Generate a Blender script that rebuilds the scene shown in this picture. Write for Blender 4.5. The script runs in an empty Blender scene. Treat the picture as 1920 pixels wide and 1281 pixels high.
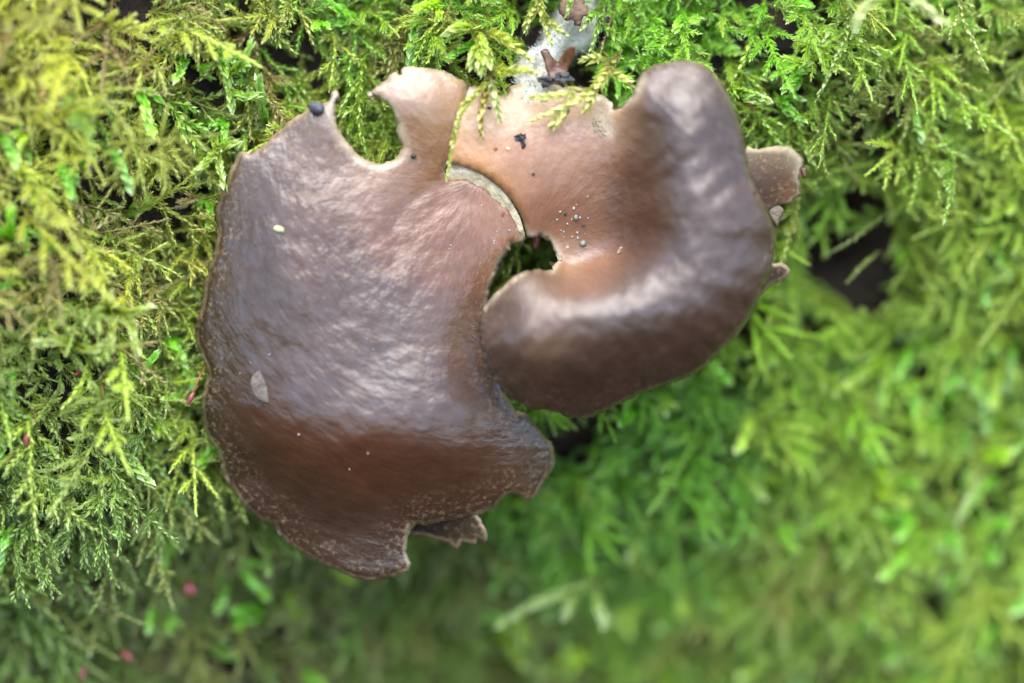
import bpy, bmesh, math, random
import numpy as np
from mathutils import Matrix, Vector, noise
from mathutils.geometry import delaunay_2d_cdt

SC = bpy.context.scene
COL = SC.collection
R = math.radians

# ------------------------------------------------------------------ camera, sky, sun, exposure
PITCH = R(18)            # the camera looks down at the upper flank of the log
DIST = 0.45              # metres from lens to the plane of focus
FRAME = 0.155            # width of the view in the plane of focus, metres
PX = FRAME / 1920.0
# frame of the log's flank: x along the log, y up the flank, w out of the flank
AX = Vector((1, 0, 0)); AU = Vector((0, math.sin(PITCH), math.cos(PITCH))); AN = Vector((0, -math.cos(PITCH), math.sin(PITCH)))
ORG = Vector((0, 0, 0.143))
T = Matrix(((AX.x, AU.x, AN.x, ORG.x), (AX.y, AU.y, AN.y, ORG.y), (AX.z, AU.z, AN.z, ORG.z), (0, 0, 0, 1)))

cam = bpy.data.cameras.new('camera'); cam_o = bpy.data.objects.new('camera', cam); COL.objects.link(cam_o)
cam_o.matrix_world = T @ Matrix.Translation((0, 0, DIST))
cam.sensor_width = 36; cam.lens = 36 * DIST / FRAME
cam.clip_start = 0.005; cam.clip_end = 500
cam.dof.use_dof = True; cam.dof.focus_distance = DIST; cam.dof.aperture_fstop = 3.2; cam.dof.aperture_blades = 0
SC.camera = cam_o

SUN_EL, SUN_AZ = R(74), R(186)    # azimuth measured from +Y, clockwise
world = bpy.data.worlds.new('World'); SC.world = world; world.use_nodes = True
nt = world.node_tree
sky = nt.nodes.new('ShaderNodeTexSky'); sky.sky_type = 'NISHITA'; sky.sun_disc = False
sky.sun_elevation = SUN_EL; sky.sun_rotation = SUN_AZ
sky.air_density = 0.8; sky.dust_density = 1.0; sky.ozone_density = 0.6
bg = nt.nodes['Background']; bg.inputs['Strength'].default_value = 0.115
nt.links.new(sky.outputs[0], bg.inputs['Color'])
sun = bpy.data.lights.new('sun', 'SUN'); sun.energy = 2.0; sun.angle = R(80); sun.color = (1, 0.96, 0.90)
sun_o = bpy.data.objects.new('sun', sun); COL.objects.link(sun_o)
sd = Vector((math.sin(SUN_AZ) * math.cos(SUN_EL), math.cos(SUN_AZ) * math.cos(SUN_EL), math.sin(SUN_EL)))
sun_o.rotation_euler = sd.to_track_quat('Z', 'Y').to_euler(); sun_o.location = (0, 0, 3)
SC.view_settings.view_transform = 'Standard'; SC.view_settings.look = 'None'
SC.view_settings.exposure = 2.3; SC.view_settings.gamma = 1.0
SC.cycles.use_denoising = True
SC.cycles.max_bounces = 6; SC.cycles.diffuse_bounces = 3; SC.cycles.glossy_bounces = 2; SC.cycles.transmission_bounces = 3; SC.cycles.transparent_max_bounces = 4
SC.cycles.caustics_reflective = False; SC.cycles.caustics_refractive = False

rng = np.random.default_rng(11); random.seed(11)

# ------------------------------------------------------------------ helpers
def spline(pts, n):
    pts = np.asarray(pts, float); m = len(pts); o = []
    for q in np.linspace(0, m - 1 - 1e-6, n):
        i = int(q); t = q - i
        p0, p1, p2, p3 = pts[max(i - 1, 0)], pts[i], pts[i + 1], pts[min(i + 2, m - 1)]
        o.append(0.5 * ((2 * p1) + (p2 - p0) * t + (2 * p0 - 5 * p1 + 4 * p2 - p3) * t * t + (3 * p1 - p0 - 3 * p2 + p3) * t ** 3))
    return np.array(o)

def lin(c):
    c = np.asarray(c, float) / 255.0
    return np.where(c <= 0.04045, c / 12.92, ((c + 0.055) / 1.055) ** 2.4)

def tag(o, label, cat, group=None):
    o['label'] = label; o['category'] = cat
    if group: o['group'] = group
    return o

def empty(name, m):
    o = bpy.data.objects.new(name, None); COL.objects.link(o)
    o.empty_display_size = 0.003; o.matrix_world = m
    return o

def link(name, me, parent=None, m=None):
    o = bpy.data.objects.new(name, me); COL.objects.link(o)
    if parent is not None: o.parent = parent
    else: o.matrix_world = T if m is None else m
    return o

def mesh(name, v, f, mats, smooth=True, mi=None):
    me = bpy.data.meshes.new(name)
    me.from_pydata([tuple(p) for p in v], [], [tuple(int(i) for i in q) for q in f])
    for m in mats: me.materials.append(m)
    if mi is not None: me.polygons.foreach_set('material_index', np.asarray(mi, np.int32))
    me.polygons.foreach_set('use_smooth', np.full(len(me.polygons), smooth))
    me.update()
    return me

def fattr(me, name, vals):
    a = me.attributes.new(name, 'FLOAT', 'POINT'); a.data.foreach_set('value', np.asarray(vals, np.float32))

def cattr(me, name, rgb):
    a = me.attributes.new(name, 'FLOAT_COLOR', 'POINT')
    a.data.foreach_set('color', np.concatenate([rgb, np.ones((len(rgb), 1))], 1).astype(np.float32).ravel())

def vattr(me, name, v):
    a = me.attributes.new(name, 'FLOAT_VECTOR', 'POINT'); a.data.foreach_set('vector', np.asarray(v, np.float32).ravel())

def P(px, py, w):
    """point of the flank frame seen at photo position (px, py) when it lies w metres in front of the focus plane"""
    k = (DIST - w) / DIST
    return np.array([(px - 960) * PX * k, (640.5 - py) * PX * k, w])

def proj(p):
    k = DIST / (DIST - p[..., 2])
    return p[..., 0] * k / PX + 960, 640.5 - p[..., 1] * k / PX

class Mat:
    def __init__(s, name):
        s.m = bpy.data.materials.new(name); s.m.use_nodes = True; s.t = s.m.node_tree
        s.p = s.t.nodes['Principled BSDF']; s.out = s.t.nodes['Material Output']
    def n(s, kind, **kw):
        x = s.t.nodes.new(kind)
        for k, v in kw.items(): setattr(x, k, v)
        return x
    def l(s, a, b): s.t.links.new(a, b)
    def attr(s, name, typ='GEOMETRY'): return s.n('ShaderNodeAttribute', attribute_name=name, attribute_type=typ)
    def noise(s, vec, scale, detail=3, rough=0.55):
        x = s.n('ShaderNodeTexNoise'); x.inputs['Scale'].default_value = scale; x.inputs['Detail'].default_value = detail
        x.inputs['Roughness'].default_value = rough
        if vec is not None: s.l(vec, x.inputs['Vector'])
        return x.outputs['Fac']
    def rng(s, v, a, b, c, d):
        x = s.n('ShaderNodeMapRange'); s.l(v, x.inputs[0])
        for i, q in enumerate((a, b, c, d)): x.inputs[i + 1].default_value = q
        return x.outputs[0]
    def math(s, op, a, b=None):
        x = s.n('ShaderNodeMath', operation=op)
        for i, q in enumerate((a, b)):
            if q is None: continue
            if isinstance(q, (int, float)): x.inputs[i].default_value = q
            else: s.l(q, x.inputs[i])
        return x.outputs[0]
    def mix(s, fac, a, b, mode='MIX'):
        x = s.n('ShaderNodeMix', data_type='RGBA', blend_type=mode)
        for sock, q in ((x.inputs[0], fac), (x.inputs[6], a), (x.inputs[7], b)):
            if isinstance(q, (int, float)): sock.default_value = q
            elif isinstance(q, (tuple, list, np.ndarray)): sock.default_value = (*[float(z) for z in q[:3]], 1)
            else: s.l(q, sock)
        return x.outputs[2]
    def bump(s, h, dist, strength=1.0, normal=None):
        b = s.n('ShaderNodeBump'); b.inputs['Distance'].default_value = dist; b.inputs['Strength'].default_value = strength
        s.l(h, b.inputs['Height'])
        if normal is not None: s.l(normal, b.inputs['Normal'])
        return b.outputs[0]
    def obj(s): return s.n('ShaderNodeTexCoord').outputs['Object']

ALB = 0.27     # photo tone -> base colour

# ------------------------------------------------------------------ materials
def moss_material(name, src, rough=0.42, trans=0.32, spec=0.4, tip=0.82):
    k = Mat(name)
    tint = k.attr('tint', src).outputs['Color']
    lt = k.attr('lt').outputs['Fac']; bt = k.attr('bt').outputs['Fac']
    nz = k.noise(k.obj(), 900, 2)
    c = k.mix(1.0, tint, k.mix(nz, (0.72, 0.76, 0.6), (1.2, 1.16, 1.3)), 'MULTIPLY')
    c = k.mix(k.math('MULTIPLY', k.rng(lt, 0.35, 1.0, 0, 1), k.rng(bt, 0.1, 1.0, 0.2, tip)), c, (0.70, 0.78, 0.46))  # pale leaf tips, with whitish sky gloss painted into their colour
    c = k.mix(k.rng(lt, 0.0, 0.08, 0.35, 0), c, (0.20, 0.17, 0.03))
    c = k.mix(k.rng(bt, 0.02, 0.30, 0.75, 0), c, (0.085, 0.06, 0.02))  # brown dead stem bases, also painting in darker gaps between fronds
    k.l(c, k.p.inputs['Base Color'])
    k.p.inputs['Roughness'].default_value = rough; k.p.inputs['Specular IOR Level'].default_value = spec * 1.4
    tr = k.n('ShaderNodeBsdfTranslucent'); k.l(k.mix(1.0, c, (1.15, 1.1, 0.55), 'MULTIPLY'), tr.inputs['Color'])
    mx = k.n('ShaderNodeMixShader'); mx.inputs[0].default_value = trans
    k.l(k.p.outputs[0], mx.inputs[1]); k.l(tr.outputs[0], mx.inputs[2]); k.l(mx.outputs[0], k.out.inputs['Surface'])
    return k.m
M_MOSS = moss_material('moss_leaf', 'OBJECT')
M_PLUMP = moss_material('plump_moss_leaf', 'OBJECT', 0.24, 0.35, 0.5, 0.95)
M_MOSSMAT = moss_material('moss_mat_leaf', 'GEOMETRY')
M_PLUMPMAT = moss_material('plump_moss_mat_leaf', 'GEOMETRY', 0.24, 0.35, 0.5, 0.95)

def cap_material(name, rough, streak, wr, rimpale, coat=0.8):
    k = Mat(name)
    pig = k.attr('pig').outputs['Color']; pol = k.attr('pol').outputs['Vector']; edge = k.attr('edge').outputs['Fac']
    ob = k.obj()
    mp = k.n('ShaderNodeMapping'); mp.inputs['Scale'].default_value = (26, 2.2, 1); k.l(pol, mp.inputs['Vector'])
    st = k.noise(mp.outputs[0], 1.0, 4, 0.6)                       # radial fibrils
    mp2 = k.n('ShaderNodeMapping'); mp2.inputs['Scale'].default_value = (8, 3.0, 1); k.l(pol, mp2.inputs['Vector'])
    wr2 = k.noise(mp2.outputs[0], 1.0, 3, 0.55)                    # wider wrinkles
    fine = k.noise(ob, 1800, 3); blot = k.noise(ob, 140, 4, 0.6); sp = k.noise(ob, 1300, 3, 0.7)
    c = k.mix(1.0, pig, k.mix(k.rng(blot, 0.3, 0.7, 0, 1), (0.80, 0.78, 0.76), (1.16, 1.15, 1.12)), 'MULTIPLY')
    c = k.mix(1.0, c, k.mix(k.rng(st, 0.3, 0.7, 0, 1), (0.93, 0.92, 0.91), (1.06, 1.065, 1.07)), 'MULTIPLY')
    # dry pale specks towards the margin, then the pale torn edge itself
    m = k.math('MULTIPLY', k.rng(edge, 0.0, 0.006, 1, 0), k.rng(sp, 0.52, 0.66, 0, 0.55 * rimpale))
    c = k.mix(m, c, (0.27, 0.18, 0.10))
    c = k.mix(k.math('MULTIPLY', k.rng(edge, 0.00005, 0.0007, 1, 0), k.rng(blot, 0.3, 0.6, 0.25, 0.8 * rimpale)), c, (0.42, 0.33, 0.21))
    torn = k.attr('torn').outputs['Fac']
    c = k.mix(k.math('MULTIPLY', torn, k.rng(sp, 0.3, 0.6, 0.45, 0.95)), c, k.mix(blot, (0.26, 0.20, 0.13), (0.48, 0.41, 0.29)))
    k.l(c, k.p.inputs['Base Color'])
    k.l(k.rng(fine, 0.3, 0.7, rough - 0.05, rough + 0.09), k.p.inputs['Roughness'])
    k.p.inputs['Specular IOR Level'].default_value = 0.5 if coat > 0.5 else 0.24
    k.p.inputs['Coat Weight'].default_value = coat; k.p.inputs['Coat Roughness'].default_value = rough - 0.03; k.p.inputs['Coat IOR'].default_value = 1.5
    k.p.inputs['Subsurface Weight'].default_value = 0.0; k.p.inputs['Subsurface Scale'].default_value = 0.0012
    k.p.inputs['Subsurface Radius'].default_value = (1, 0.45, 0.25)
    sepr = k.n('ShaderNodeSeparateXYZ'); k.l(pol, sepr.inputs[0])
    b = k.bump(k.math('MULTIPLY', st, k.rng(sepr.outputs[1], 0.5, 2.2, 0.25, 1.0)), 0.000022 * streak)
    soft = k.noise(ob, 210, 1.5, 0.45)
    b = k.bump(k.math('MULTIPLY', wr2, k.rng(sepr.outputs[1], 0.5, 3.0, 0.15, 1.0)), 0.00040 * wr, 1, b)
    b = k.bump(soft, 0.00014 * wr, 1, b)
    b = k.bump(k.noise(ob, 330, 3, 0.5), 0.00008 * wr, 1, b)
    b = k.bump(fine, 0.000012, 1, b)
    k.l(b, k.p.inputs['Normal'])
    k.l(b, k.p.inputs['Coat Normal'])
    k.l(k.math('MULTIPLY', k.rng(k.noise(mp2.outputs[0], 1.7, 4, 0.6), 0.40, 0.60, 0.25 * coat, coat), 1.0), k.p.inputs['Coat Weight'])
    return k.m
M_CAP = cap_material('mushroom_skin', 0.33, 1.0, 1.0, 1.0)
M_CAPB = cap_material('mushroom_skin_curled', 0.40, 1.0, 1.0, 0.35, 0.72)
M_CAPDRY = cap_material('dry_mushroom_skin', 0.60, 3, 0.8, 1.0, 0.1)

def simple(name, c1, c2, scale, rough=0.6, bumpd=0.0002, detail=5, spec=0.5, sss=0.0):
    k = Mat(name); ob = k.obj(); n = k.noise(ob, scale, detail, 0.62)
    k.l(k.mix(k.rng(n, 0.32, 0.68, 0, 1), c1, c2), k.p.inputs['Base Color'])
    k.p.inputs['Roughness'].default_value = rough; k.p.inputs['Specular IOR Level'].default_value = spec
    if sss:
        k.p.inputs['Subsurface Weight'].default_value = sss; k.p.inputs['Subsurface Scale'].default_value = 0.001
    k.l(k.bump(k.noise(ob, scale * 2.3, detail), bumpd), k.p.inputs['Normal'])
    return k.m
M_GILL = None
def gill_material():
    k = Mat('gill_flesh'); pol = k.attr('pol').outputs['Vector']
    mp = k.n('ShaderNodeMapping'); mp.inputs['Scale'].default_value = (30, 0.4, 1); k.l(pol, mp.inputs['Vector'])
    w = k.noise(mp.outputs[0], 1.5, 2)
    k.l(k.mix(w, (0.30, 0.24, 0.15), (0.46, 0.38, 0.26)), k.p.inputs['Base Color']); k.p.inputs['Roughness'].default_value = 0.6
    k.l(k.bump(w, 0.0012), k.p.inputs['Normal'])
    return k.m
M_GILL = gill_material()
M_FLESH = simple('torn_flesh', (0.40, 0.35, 0.22), (0.68, 0.59, 0.40), 520, 0.5, 0.0003, 5, 0.5, 0.2)
M_STEM = simple('stem_white', (0.30, 0.29, 0.23), (0.56, 0.56, 0.50), 300, 0.8, 0.0004, 4, 0.3, 0.2)
M_ROT = simple('stem_brown', (0.06, 0.03, 0.018), (0.24, 0.15, 0.09), 420, 0.7, 0.0006)
M_BARK = simple('wet_bark', (0.010, 0.007, 0.005), (0.045, 0.028, 0.018), 90, 0.75, 0.004, 7, 0.3)
M_ENDG = simple('end_grain', (0.10, 0.06, 0.03), (0.22, 0.14, 0.08), 60, 0.8, 0.003)
M_GROUND = simple('leaf_litter', (0.025, 0.016, 0.009), (0.09, 0.055, 0.03), 9, 0.9, 0.02, 8, 0.2)
M_CHAR = simple('black_crumb', (0.006, 0.006, 0.007), (0.03, 0.03, 0.033), 1200, 0.45, 0.0002)
M_SLATE = simple('blue_black_crumb', (0.02, 0.022, 0.03), (0.075, 0.08, 0.10), 900, 0.5, 0.0002)
M_BROWN = simple('brown_flake', (0.02, 0.008, 0.004), (0.16, 0.065, 0.025), 380, 0.35, 0.0003)
M_FRAY = simple('frayed_flesh', (0.20, 0.15, 0.095), (0.38, 0.31, 0.21), 900, 0.6, 0.0003)
M_SAND = simple('pale_sand', (0.30, 0.29, 0.27), (0.55, 0.55, 0.53), 2500, 0.3, 0.0001)
M_SANDG = simple('grey_green_sand', (0.10, 0.11, 0.09), (0.25, 0.26, 0.21), 2500, 0.3, 0.0001)
M_SEED = simple('pale_green_seed', (0.38, 0.42, 0.16), (0.55, 0.57, 0.30), 900, 0.4, 0.00005)
M_FLECK = simple('pale_fleck', (0.055, 0.04, 0.03), (0.125, 0.10, 0.08), 480, 0.5, 0.0003)
M_RED = simple('red_capsule', (0.10, 0.018, 0.018), (0.30, 0.075, 0.07), 800, 0.3, 0.0001)
M_SETA = simple('red_stalk', (0.16, 0.025, 0.012), (0.34, 0.08, 0.03), 800, 0.35, 0.0001)
M_TWIG = simple('brown_twig', (0.05, 0.03, 0.018), (0.16, 0.10, 0.06), 500, 0.7, 0.0003)

# ------------------------------------------------------------------ ground and log
gv = [(-250, -250, 0), (250, -250, 0), (250, 250, 0), (-250, 250, 0)]
g = bpy.data.objects.new('ground', mesh('ground', gv, [(0, 1, 2, 3)], [M_GROUND], False)); COL.objects.link(g); g['kind'] = 'structure'

LR, LYC, LW0 = 0.13, 0.030, -0.012
BUMPS = [  # photo px, px, sigma px, height mm
    (60, 110, 210, 250, 11), (10, 560, 190, 190, 8), (330, 450, 110, 240, -3), (110, 850, 150, 120, 7), (600, 500, 220, 220, -5), (1640, 80, 330, 130, 7), (1200, 60, 200, 120, 1),
    (1580, 445, 75, 70, -16), (985, 500, 110, 120, -12), (700, 240, 70, 70, -4), (1650, 760, 420, 300, -14), (640, 1150, 300, 140, -8),
    (420, 1120, 130, 100, -7), (1150, 1180, 300, 140, -9), (1900, 200, 60, 60, -8), (880, 60, 120, 80, 2), (1850, 420, 200, 180, 3), (1400, 1000, 200, 150, 3)]
def bump_h(px, py):
    h = np.zeros_like(px, dtype=float)
    for bx, by, sx, sy, a in BUMPS:
        h += a * 0.001 * np.exp(-0.5 * (((px - bx) / sx) ** 2 + ((py - by) / sy) ** 2))
    return h
def surf(x, phi):
    x = np.asarray(x, float); phi = np.asarray(phi, float)
    y0 = LYC + LR * np.sin(phi)
    px = x / PX + 960; py = 640.5 - y0 / PX
    front = np.clip(np.cos(phi) * 3, 0, 1)
    b = bump_h(px, py) * front
    b = b + 0.0022 * np.sin(x * 190 + 3 * np.sin(phi * 9)) * np.sin(phi * 17 + x * 60) + 0.003 * np.sin(x * 47 + 1) * np.sin(phi * 5 + 2)
    yaw = -0.10 * x
    r = LR + b
    return np.stack([x, LYC + r * np.sin(phi), LW0 - LR + r * np.cos(phi) + yaw], -1)
log = empty('fallen_log', T @ Matrix.Translation((0, LYC, LW0 - LR)))
tag(log, 'thick fallen log whose dark bark is almost hidden under green moss', 'log')
xs = np.concatenate([np.linspace(-0.9, -0.17, 40), np.linspace(-0.165, 0.165, 210), np.linspace(0.17, 0.9, 40)]); ph = np.linspace(-math.pi, math.pi, 361)[:-1]
GX, GP = np.meshgrid(xs, ph, indexing='ij'); V = surf(GX, GP)
nx, npn = GX.shape
F = []
for i in range(nx - 1):
    for j in range(npn):
        a, b = i * npn + j, i * npn + (j + 1) % npn
        F.append((a, b, b + npn, a + npn))
off = np.array([0, LYC, LW0 - LR])
link('bark', mesh('bark', V.reshape(-1, 3) - off, F, [M_BARK]), log)
for e in (0, nx - 1):
    ring = V[e]; c = ring.mean(0); vv = np.concatenate([ring, [c + np.array([-0.01 if e == 0 else 0.01, 0, 0])]]) - off
    link('cut_end', mesh('cut_end', vv, [(j, (j + 1) % npn, npn) for j in range(npn)], [M_ENDG]), log)

# ------------------------------------------------------------------ sheets (caps, flaps, flakes)
def tps(pts):
    p = np.array([(a / 100.0, b / 100.0) for a, b, *_ in pts]); v = np.array([q[2:] for q in pts], float)
    n = len(p)
    def U(r2): return np.where(r2 > 1e-12, 0.5 * r2 * np.log(np.maximum(r2, 1e-12)), 0)
    K = U(((p[:, None] - p[None]) ** 2).sum(-1)) + 0.08 * np.eye(n)
    Q = np.concatenate([np.ones((n, 1)), p], 1)
    A = np.block([[K, Q], [Q.T, np.zeros((3, 3))]])
    s = np.linalg.solve(A, np.concatenate([v, np.zeros((3, v.shape[1]))]))
    def f(x, y):
        q = np.stack([np.asarray(x, float).ravel() / 100, np.asarray(y, float).ravel() / 100], 1)
        o = U(((q[:, None] - p[None]) ** 2).sum(-1)) @ s[:n] + np.concatenate([np.ones((len(q), 1)), q], 1) @ s[n:]
        return o[:, 0] if o.shape[1] == 1 else o
    return f

def softcol(pts, sig):
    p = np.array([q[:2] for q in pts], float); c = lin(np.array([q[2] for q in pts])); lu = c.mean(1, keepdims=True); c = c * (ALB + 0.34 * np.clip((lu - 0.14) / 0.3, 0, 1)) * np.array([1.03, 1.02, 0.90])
    def f(x, y):
        d = (np.asarray(x)[:, None] - p[:, 0]) ** 2 + (np.asarray(y)[:, None] - p[:, 1]) ** 2
        w = np.exp(-0.5 * (d - d.min(1, keepdims=True)) / sig ** 2)
        return (w @ c) / w.sum(1, keepdims=True)
    return f

def resample(out, step, rag, seed):
    out = np.array(out, float); n = len(out); pts = []
    for i in range(n):
        p0, p1, p2, p3 = out[i - 1], out[i], out[(i + 1) % n], out[(i + 2) % n]
        m = max(1, int(np.linalg.norm(p2 - p1) / step))
        for k in range(m):
            t = k / m
            pts.append(0.5 * ((2 * p1) + (p2 - p0) * t + (2 * p0 - 5 * p1 + 4 * p2 - p3) * t * t + (3 * p1 - p0 - 3 * p2 + p3) * t ** 3))
    pts = np.array(pts)
    for i, q in enumerate(pts):
        a = rag(q) if callable(rag) else rag
        q += a * np.array([noise.noise((q[0] * 0.11, q[1] * 0.11, seed)), noise.noise((q[0] * 0.11, q[1] * 0.11, seed + 9))]) * 1.6 \
            + a * 0.9 * np.array([noise.noise((q[0] * 0.31, q[1] * 0.31, seed)), noise.noise((q[0] * 0.31, q[1] * 0.31, seed + 5))])
    return pts

def inside(px, py, poly):
    r = np.zeros(px.shape, bool); n = len(poly); j = n - 1
    for i in range(n):
        xi, yi = poly[i]; xj, yj = poly[j]
        if yi != yj:
            c = ((yi > py) != (yj > py)) & (px < (xj - xi) * (py - yi) / (yj - yi) + xi)
            r ^= c
        j = i
    return r

def edge_dist(px, py, poly):
    a = poly; b = np.roll(poly, -1, 0); d = np.full(px.shape, 1e9)
    for p, q in zip(a, b):
        e = q - p; L = max(float(e @ e), 1e-9)
        t = np.clip(((px - p[0]) * e[0] + (py - p[1]) * e[1]) / L, 0, 1)
        d = np.minimum(d, (px - p[0] - t * e[0]) ** 2 + (py - p[1] - t * e[1]) ** 2)
    return np.sqrt(d)

OCC_STEP = 6
OCC = np.full((320 + 60, 214 + 60), 9.0)     # lowest underside over each cell, 30 cells margin
class Sheet:
    def __init__(s, outline, ctrl, thick, rim, grid, rag, seed, wrinkle=None, step=5, occ=True):
        s.poly = resample(outline, step, rag, seed); s.H = tps(ctrl); s.th = thick; s.rim = rim
        x0, y0 = s.poly.min(0); x1, y1 = s.poly.max(0)
        gx, gy = np.meshgrid(np.arange(x0, x1, grid), np.arange(y0, y1, grid * 0.87), indexing='ij')
        gx = gx + (np.arange(gx.shape[1]) % 2)[None] * grid * 0.5
        gx = gx.ravel(); gy = gy.ravel()
        ins = inside(gx, gy, s.poly); gx = gx[ins]; gy = gy[ins]
        d = edge_dist(gx, gy, s.poly); k = d > grid * 0.45; gx = gx[k]; gy = gy[k]
        n = len(s.poly)
        vs = [Vector((float(a), float(b))) for a, b in s.poly] + [Vector((float(a), float(b))) for a, b in zip(gx, gy)]
        r = delaunay_2d_cdt(vs, [(i, (i + 1) % n) for i in range(n)], [], 0, 1e-4)
        xy = np.array([tuple(v) for v in r[0]]); tri = np.array(r[2])
        cen = xy[tri].mean(1); tri = tri[inside(cen[:, 0], cen[:, 1], s.poly)]
        s.xy = xy; s.d = edge_dist(xy[:, 0], xy[:, 1], s.poly)
        s.onedge = s.d < 0.02
        mid = s.H(xy[:, 0], xy[:, 1]) * 0.001
        if wrinkle is not None: mid = mid + wrinkle(xy[:, 0], xy[:, 1])
        h = thick * 0.0005 * np.sqrt(np.clip(1 - (1 - np.minimum(s.d / rim, 1)) ** 2, 0, 1)); h[s.onedge] = 0
        s.mid = mid
        up = mid - thick * 0.0005 + h; dn = mid - thick * 0.0005 - h
        N = len(xy); s.N = N
        idx = np.arange(N); lo = idx.copy(); inn = np.where(~s.onedge)[0]; lo[inn] = N + np.arange(len(inn))
        top = np.stack([P(a, b, w) for (a, b), w in zip(xy, up)]); bot = np.stack([P(a, b, w) for (a, b), w in zip(xy[inn], dn[inn])])
        s.v = np.concatenate([top, bot]); s.src = np.concatenate([idx, inn])
        # photo y runs down: make the upper side's triangles face out of the flank
        a = xy[tri[:, 1]] - xy[tri[:, 0]]; b = xy[tri[:, 2]] - xy[tri[:, 0]]
        flip = (a[:, 0] * b[:, 1] - a[:, 1] * b[:, 0]) > 0
        tri[flip] = tri[flip][:, ::-1]
        s.f = np.concatenate([tri, lo[tri][:, ::-1]]); s.mi = np.concatenate([np.zeros(len(tri), int), np.ones(len(tri), int)])
        if occ:
            cx, cy = np.meshgrid(np.arange(-30, 350), np.arange(-30, 244), indexing='ij')
            qx, qy = cx * OCC_STEP + 3.0, cy * OCC_STEP + 3.0
            m = (qx > x0 - 12) & (qx < x1 + 12) & (qy > y0 - 12) & (qy < y1 + 12)
            ii = np.where(m); xx, yy = qx[ii], qy[ii]
            good = inside(xx, yy, s.poly) & (edge_dist(xx, yy, s.poly) > 8)
            ww = s.H(xx, yy) * 0.001 - thick * 0.001
            OCC[ii[0][good], ii[1][good]] = np.minimum(OCC[ii[0][good], ii[1][good]], ww[good])
    def top(s, px, py): return float(s.H([px], [py])[0]) * 0.001
    def build(s, name, parent, mats, colf, centre, off=(0, 0, 0), side=1, torn=()):
        me = mesh(name, s.v - np.asarray(off), s.f, mats, True, s.mi)
        x, y = s.xy[s.src, 0], s.xy[s.src, 1]
        cattr(me, 'pig', colf(x, y)); fattr(me, 'edge', s.d[s.src] * PX)
        tv = np.zeros(len(x))
        for line, wd in torn:
            ln = spline(line, 60); d2 = np.sqrt(((x[:, None] - ln[:, 0]) ** 2 + (y[:, None] - ln[:, 1]) ** 2)).min(1)
            tv = np.maximum(tv, np.clip(1.25 - d2 / wd, 0, 1))
        fattr(me, 'torn', tv)
        dx, dy = x - centre[0], y - centre[1]
        vattr(me, 'pol', np.stack([np.arctan2(dy, dx * side), np.hypot(dx, dy) / 100, x * 0], 1))
        return link(name, me, parent)

def nz(x, y, s, seed): return np.array([noise.noise((a * s, b * s, seed)) for a, b in zip(x, y)])

# main cap, left lobe
A_OUT = [(688, 180), (703, 165), (722, 150), (740, 134), (750, 141), (757, 128), (775, 124), (800, 128), (830, 132), (852, 143), (878, 160), (874, 195), (864, 235), (857, 268), (848, 300),
 (836, 318), (843, 330), (873, 332), (909, 347), (940, 371), (965, 399), (981, 427), (989, 446), (975, 456), (960, 463), (949, 478), (940, 490), (930, 514), (921, 545), (915, 575),
 (920, 620), (935, 680), (950, 740), (968, 768), (985, 775), (1000, 790), (1018, 815), (1034, 830), (1040, 850), (1037, 880), (1022, 905), (1008, 925), (990, 940), (976, 930), (962, 924), (945, 935), (930, 950), (905, 964),
 (880, 968), (855, 976), (830, 978), (800, 984), (777, 986), (768, 1000), (765, 1015), (763, 1035), (769, 1055), (765, 1072), (745, 1080), (715, 1085), (690, 1090), (660, 1083), (630, 1070), (600, 1056), (570, 1040), (545, 1022),
 (522, 1003), (513, 983), (490, 975), (470, 960), (450, 940), (440, 920), (425, 905), (415, 880), (410, 850), (395, 830), (382, 800), (378, 770), (382, 730), (388, 695), (377, 668), (367, 640), (368, 605), (378, 570),
 (385, 530), (392, 500), (402, 470), (408, 430), (405, 400), (412, 370), (425, 335), (438, 305), (447, 287), (470, 285), (495, 272), (510, 255), (535, 235), (560, 215), (580, 204), (603, 194), (616, 190), (623, 173), (633, 166), (636, 180),
 (629, 200), (630, 225), (640, 250), (655, 272), (670, 288), (690, 300), (712, 305), (735, 301), (750, 288), (753, 268), (744, 250), (743, 228), (736, 207), (722, 193), (703, 184)]
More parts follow.
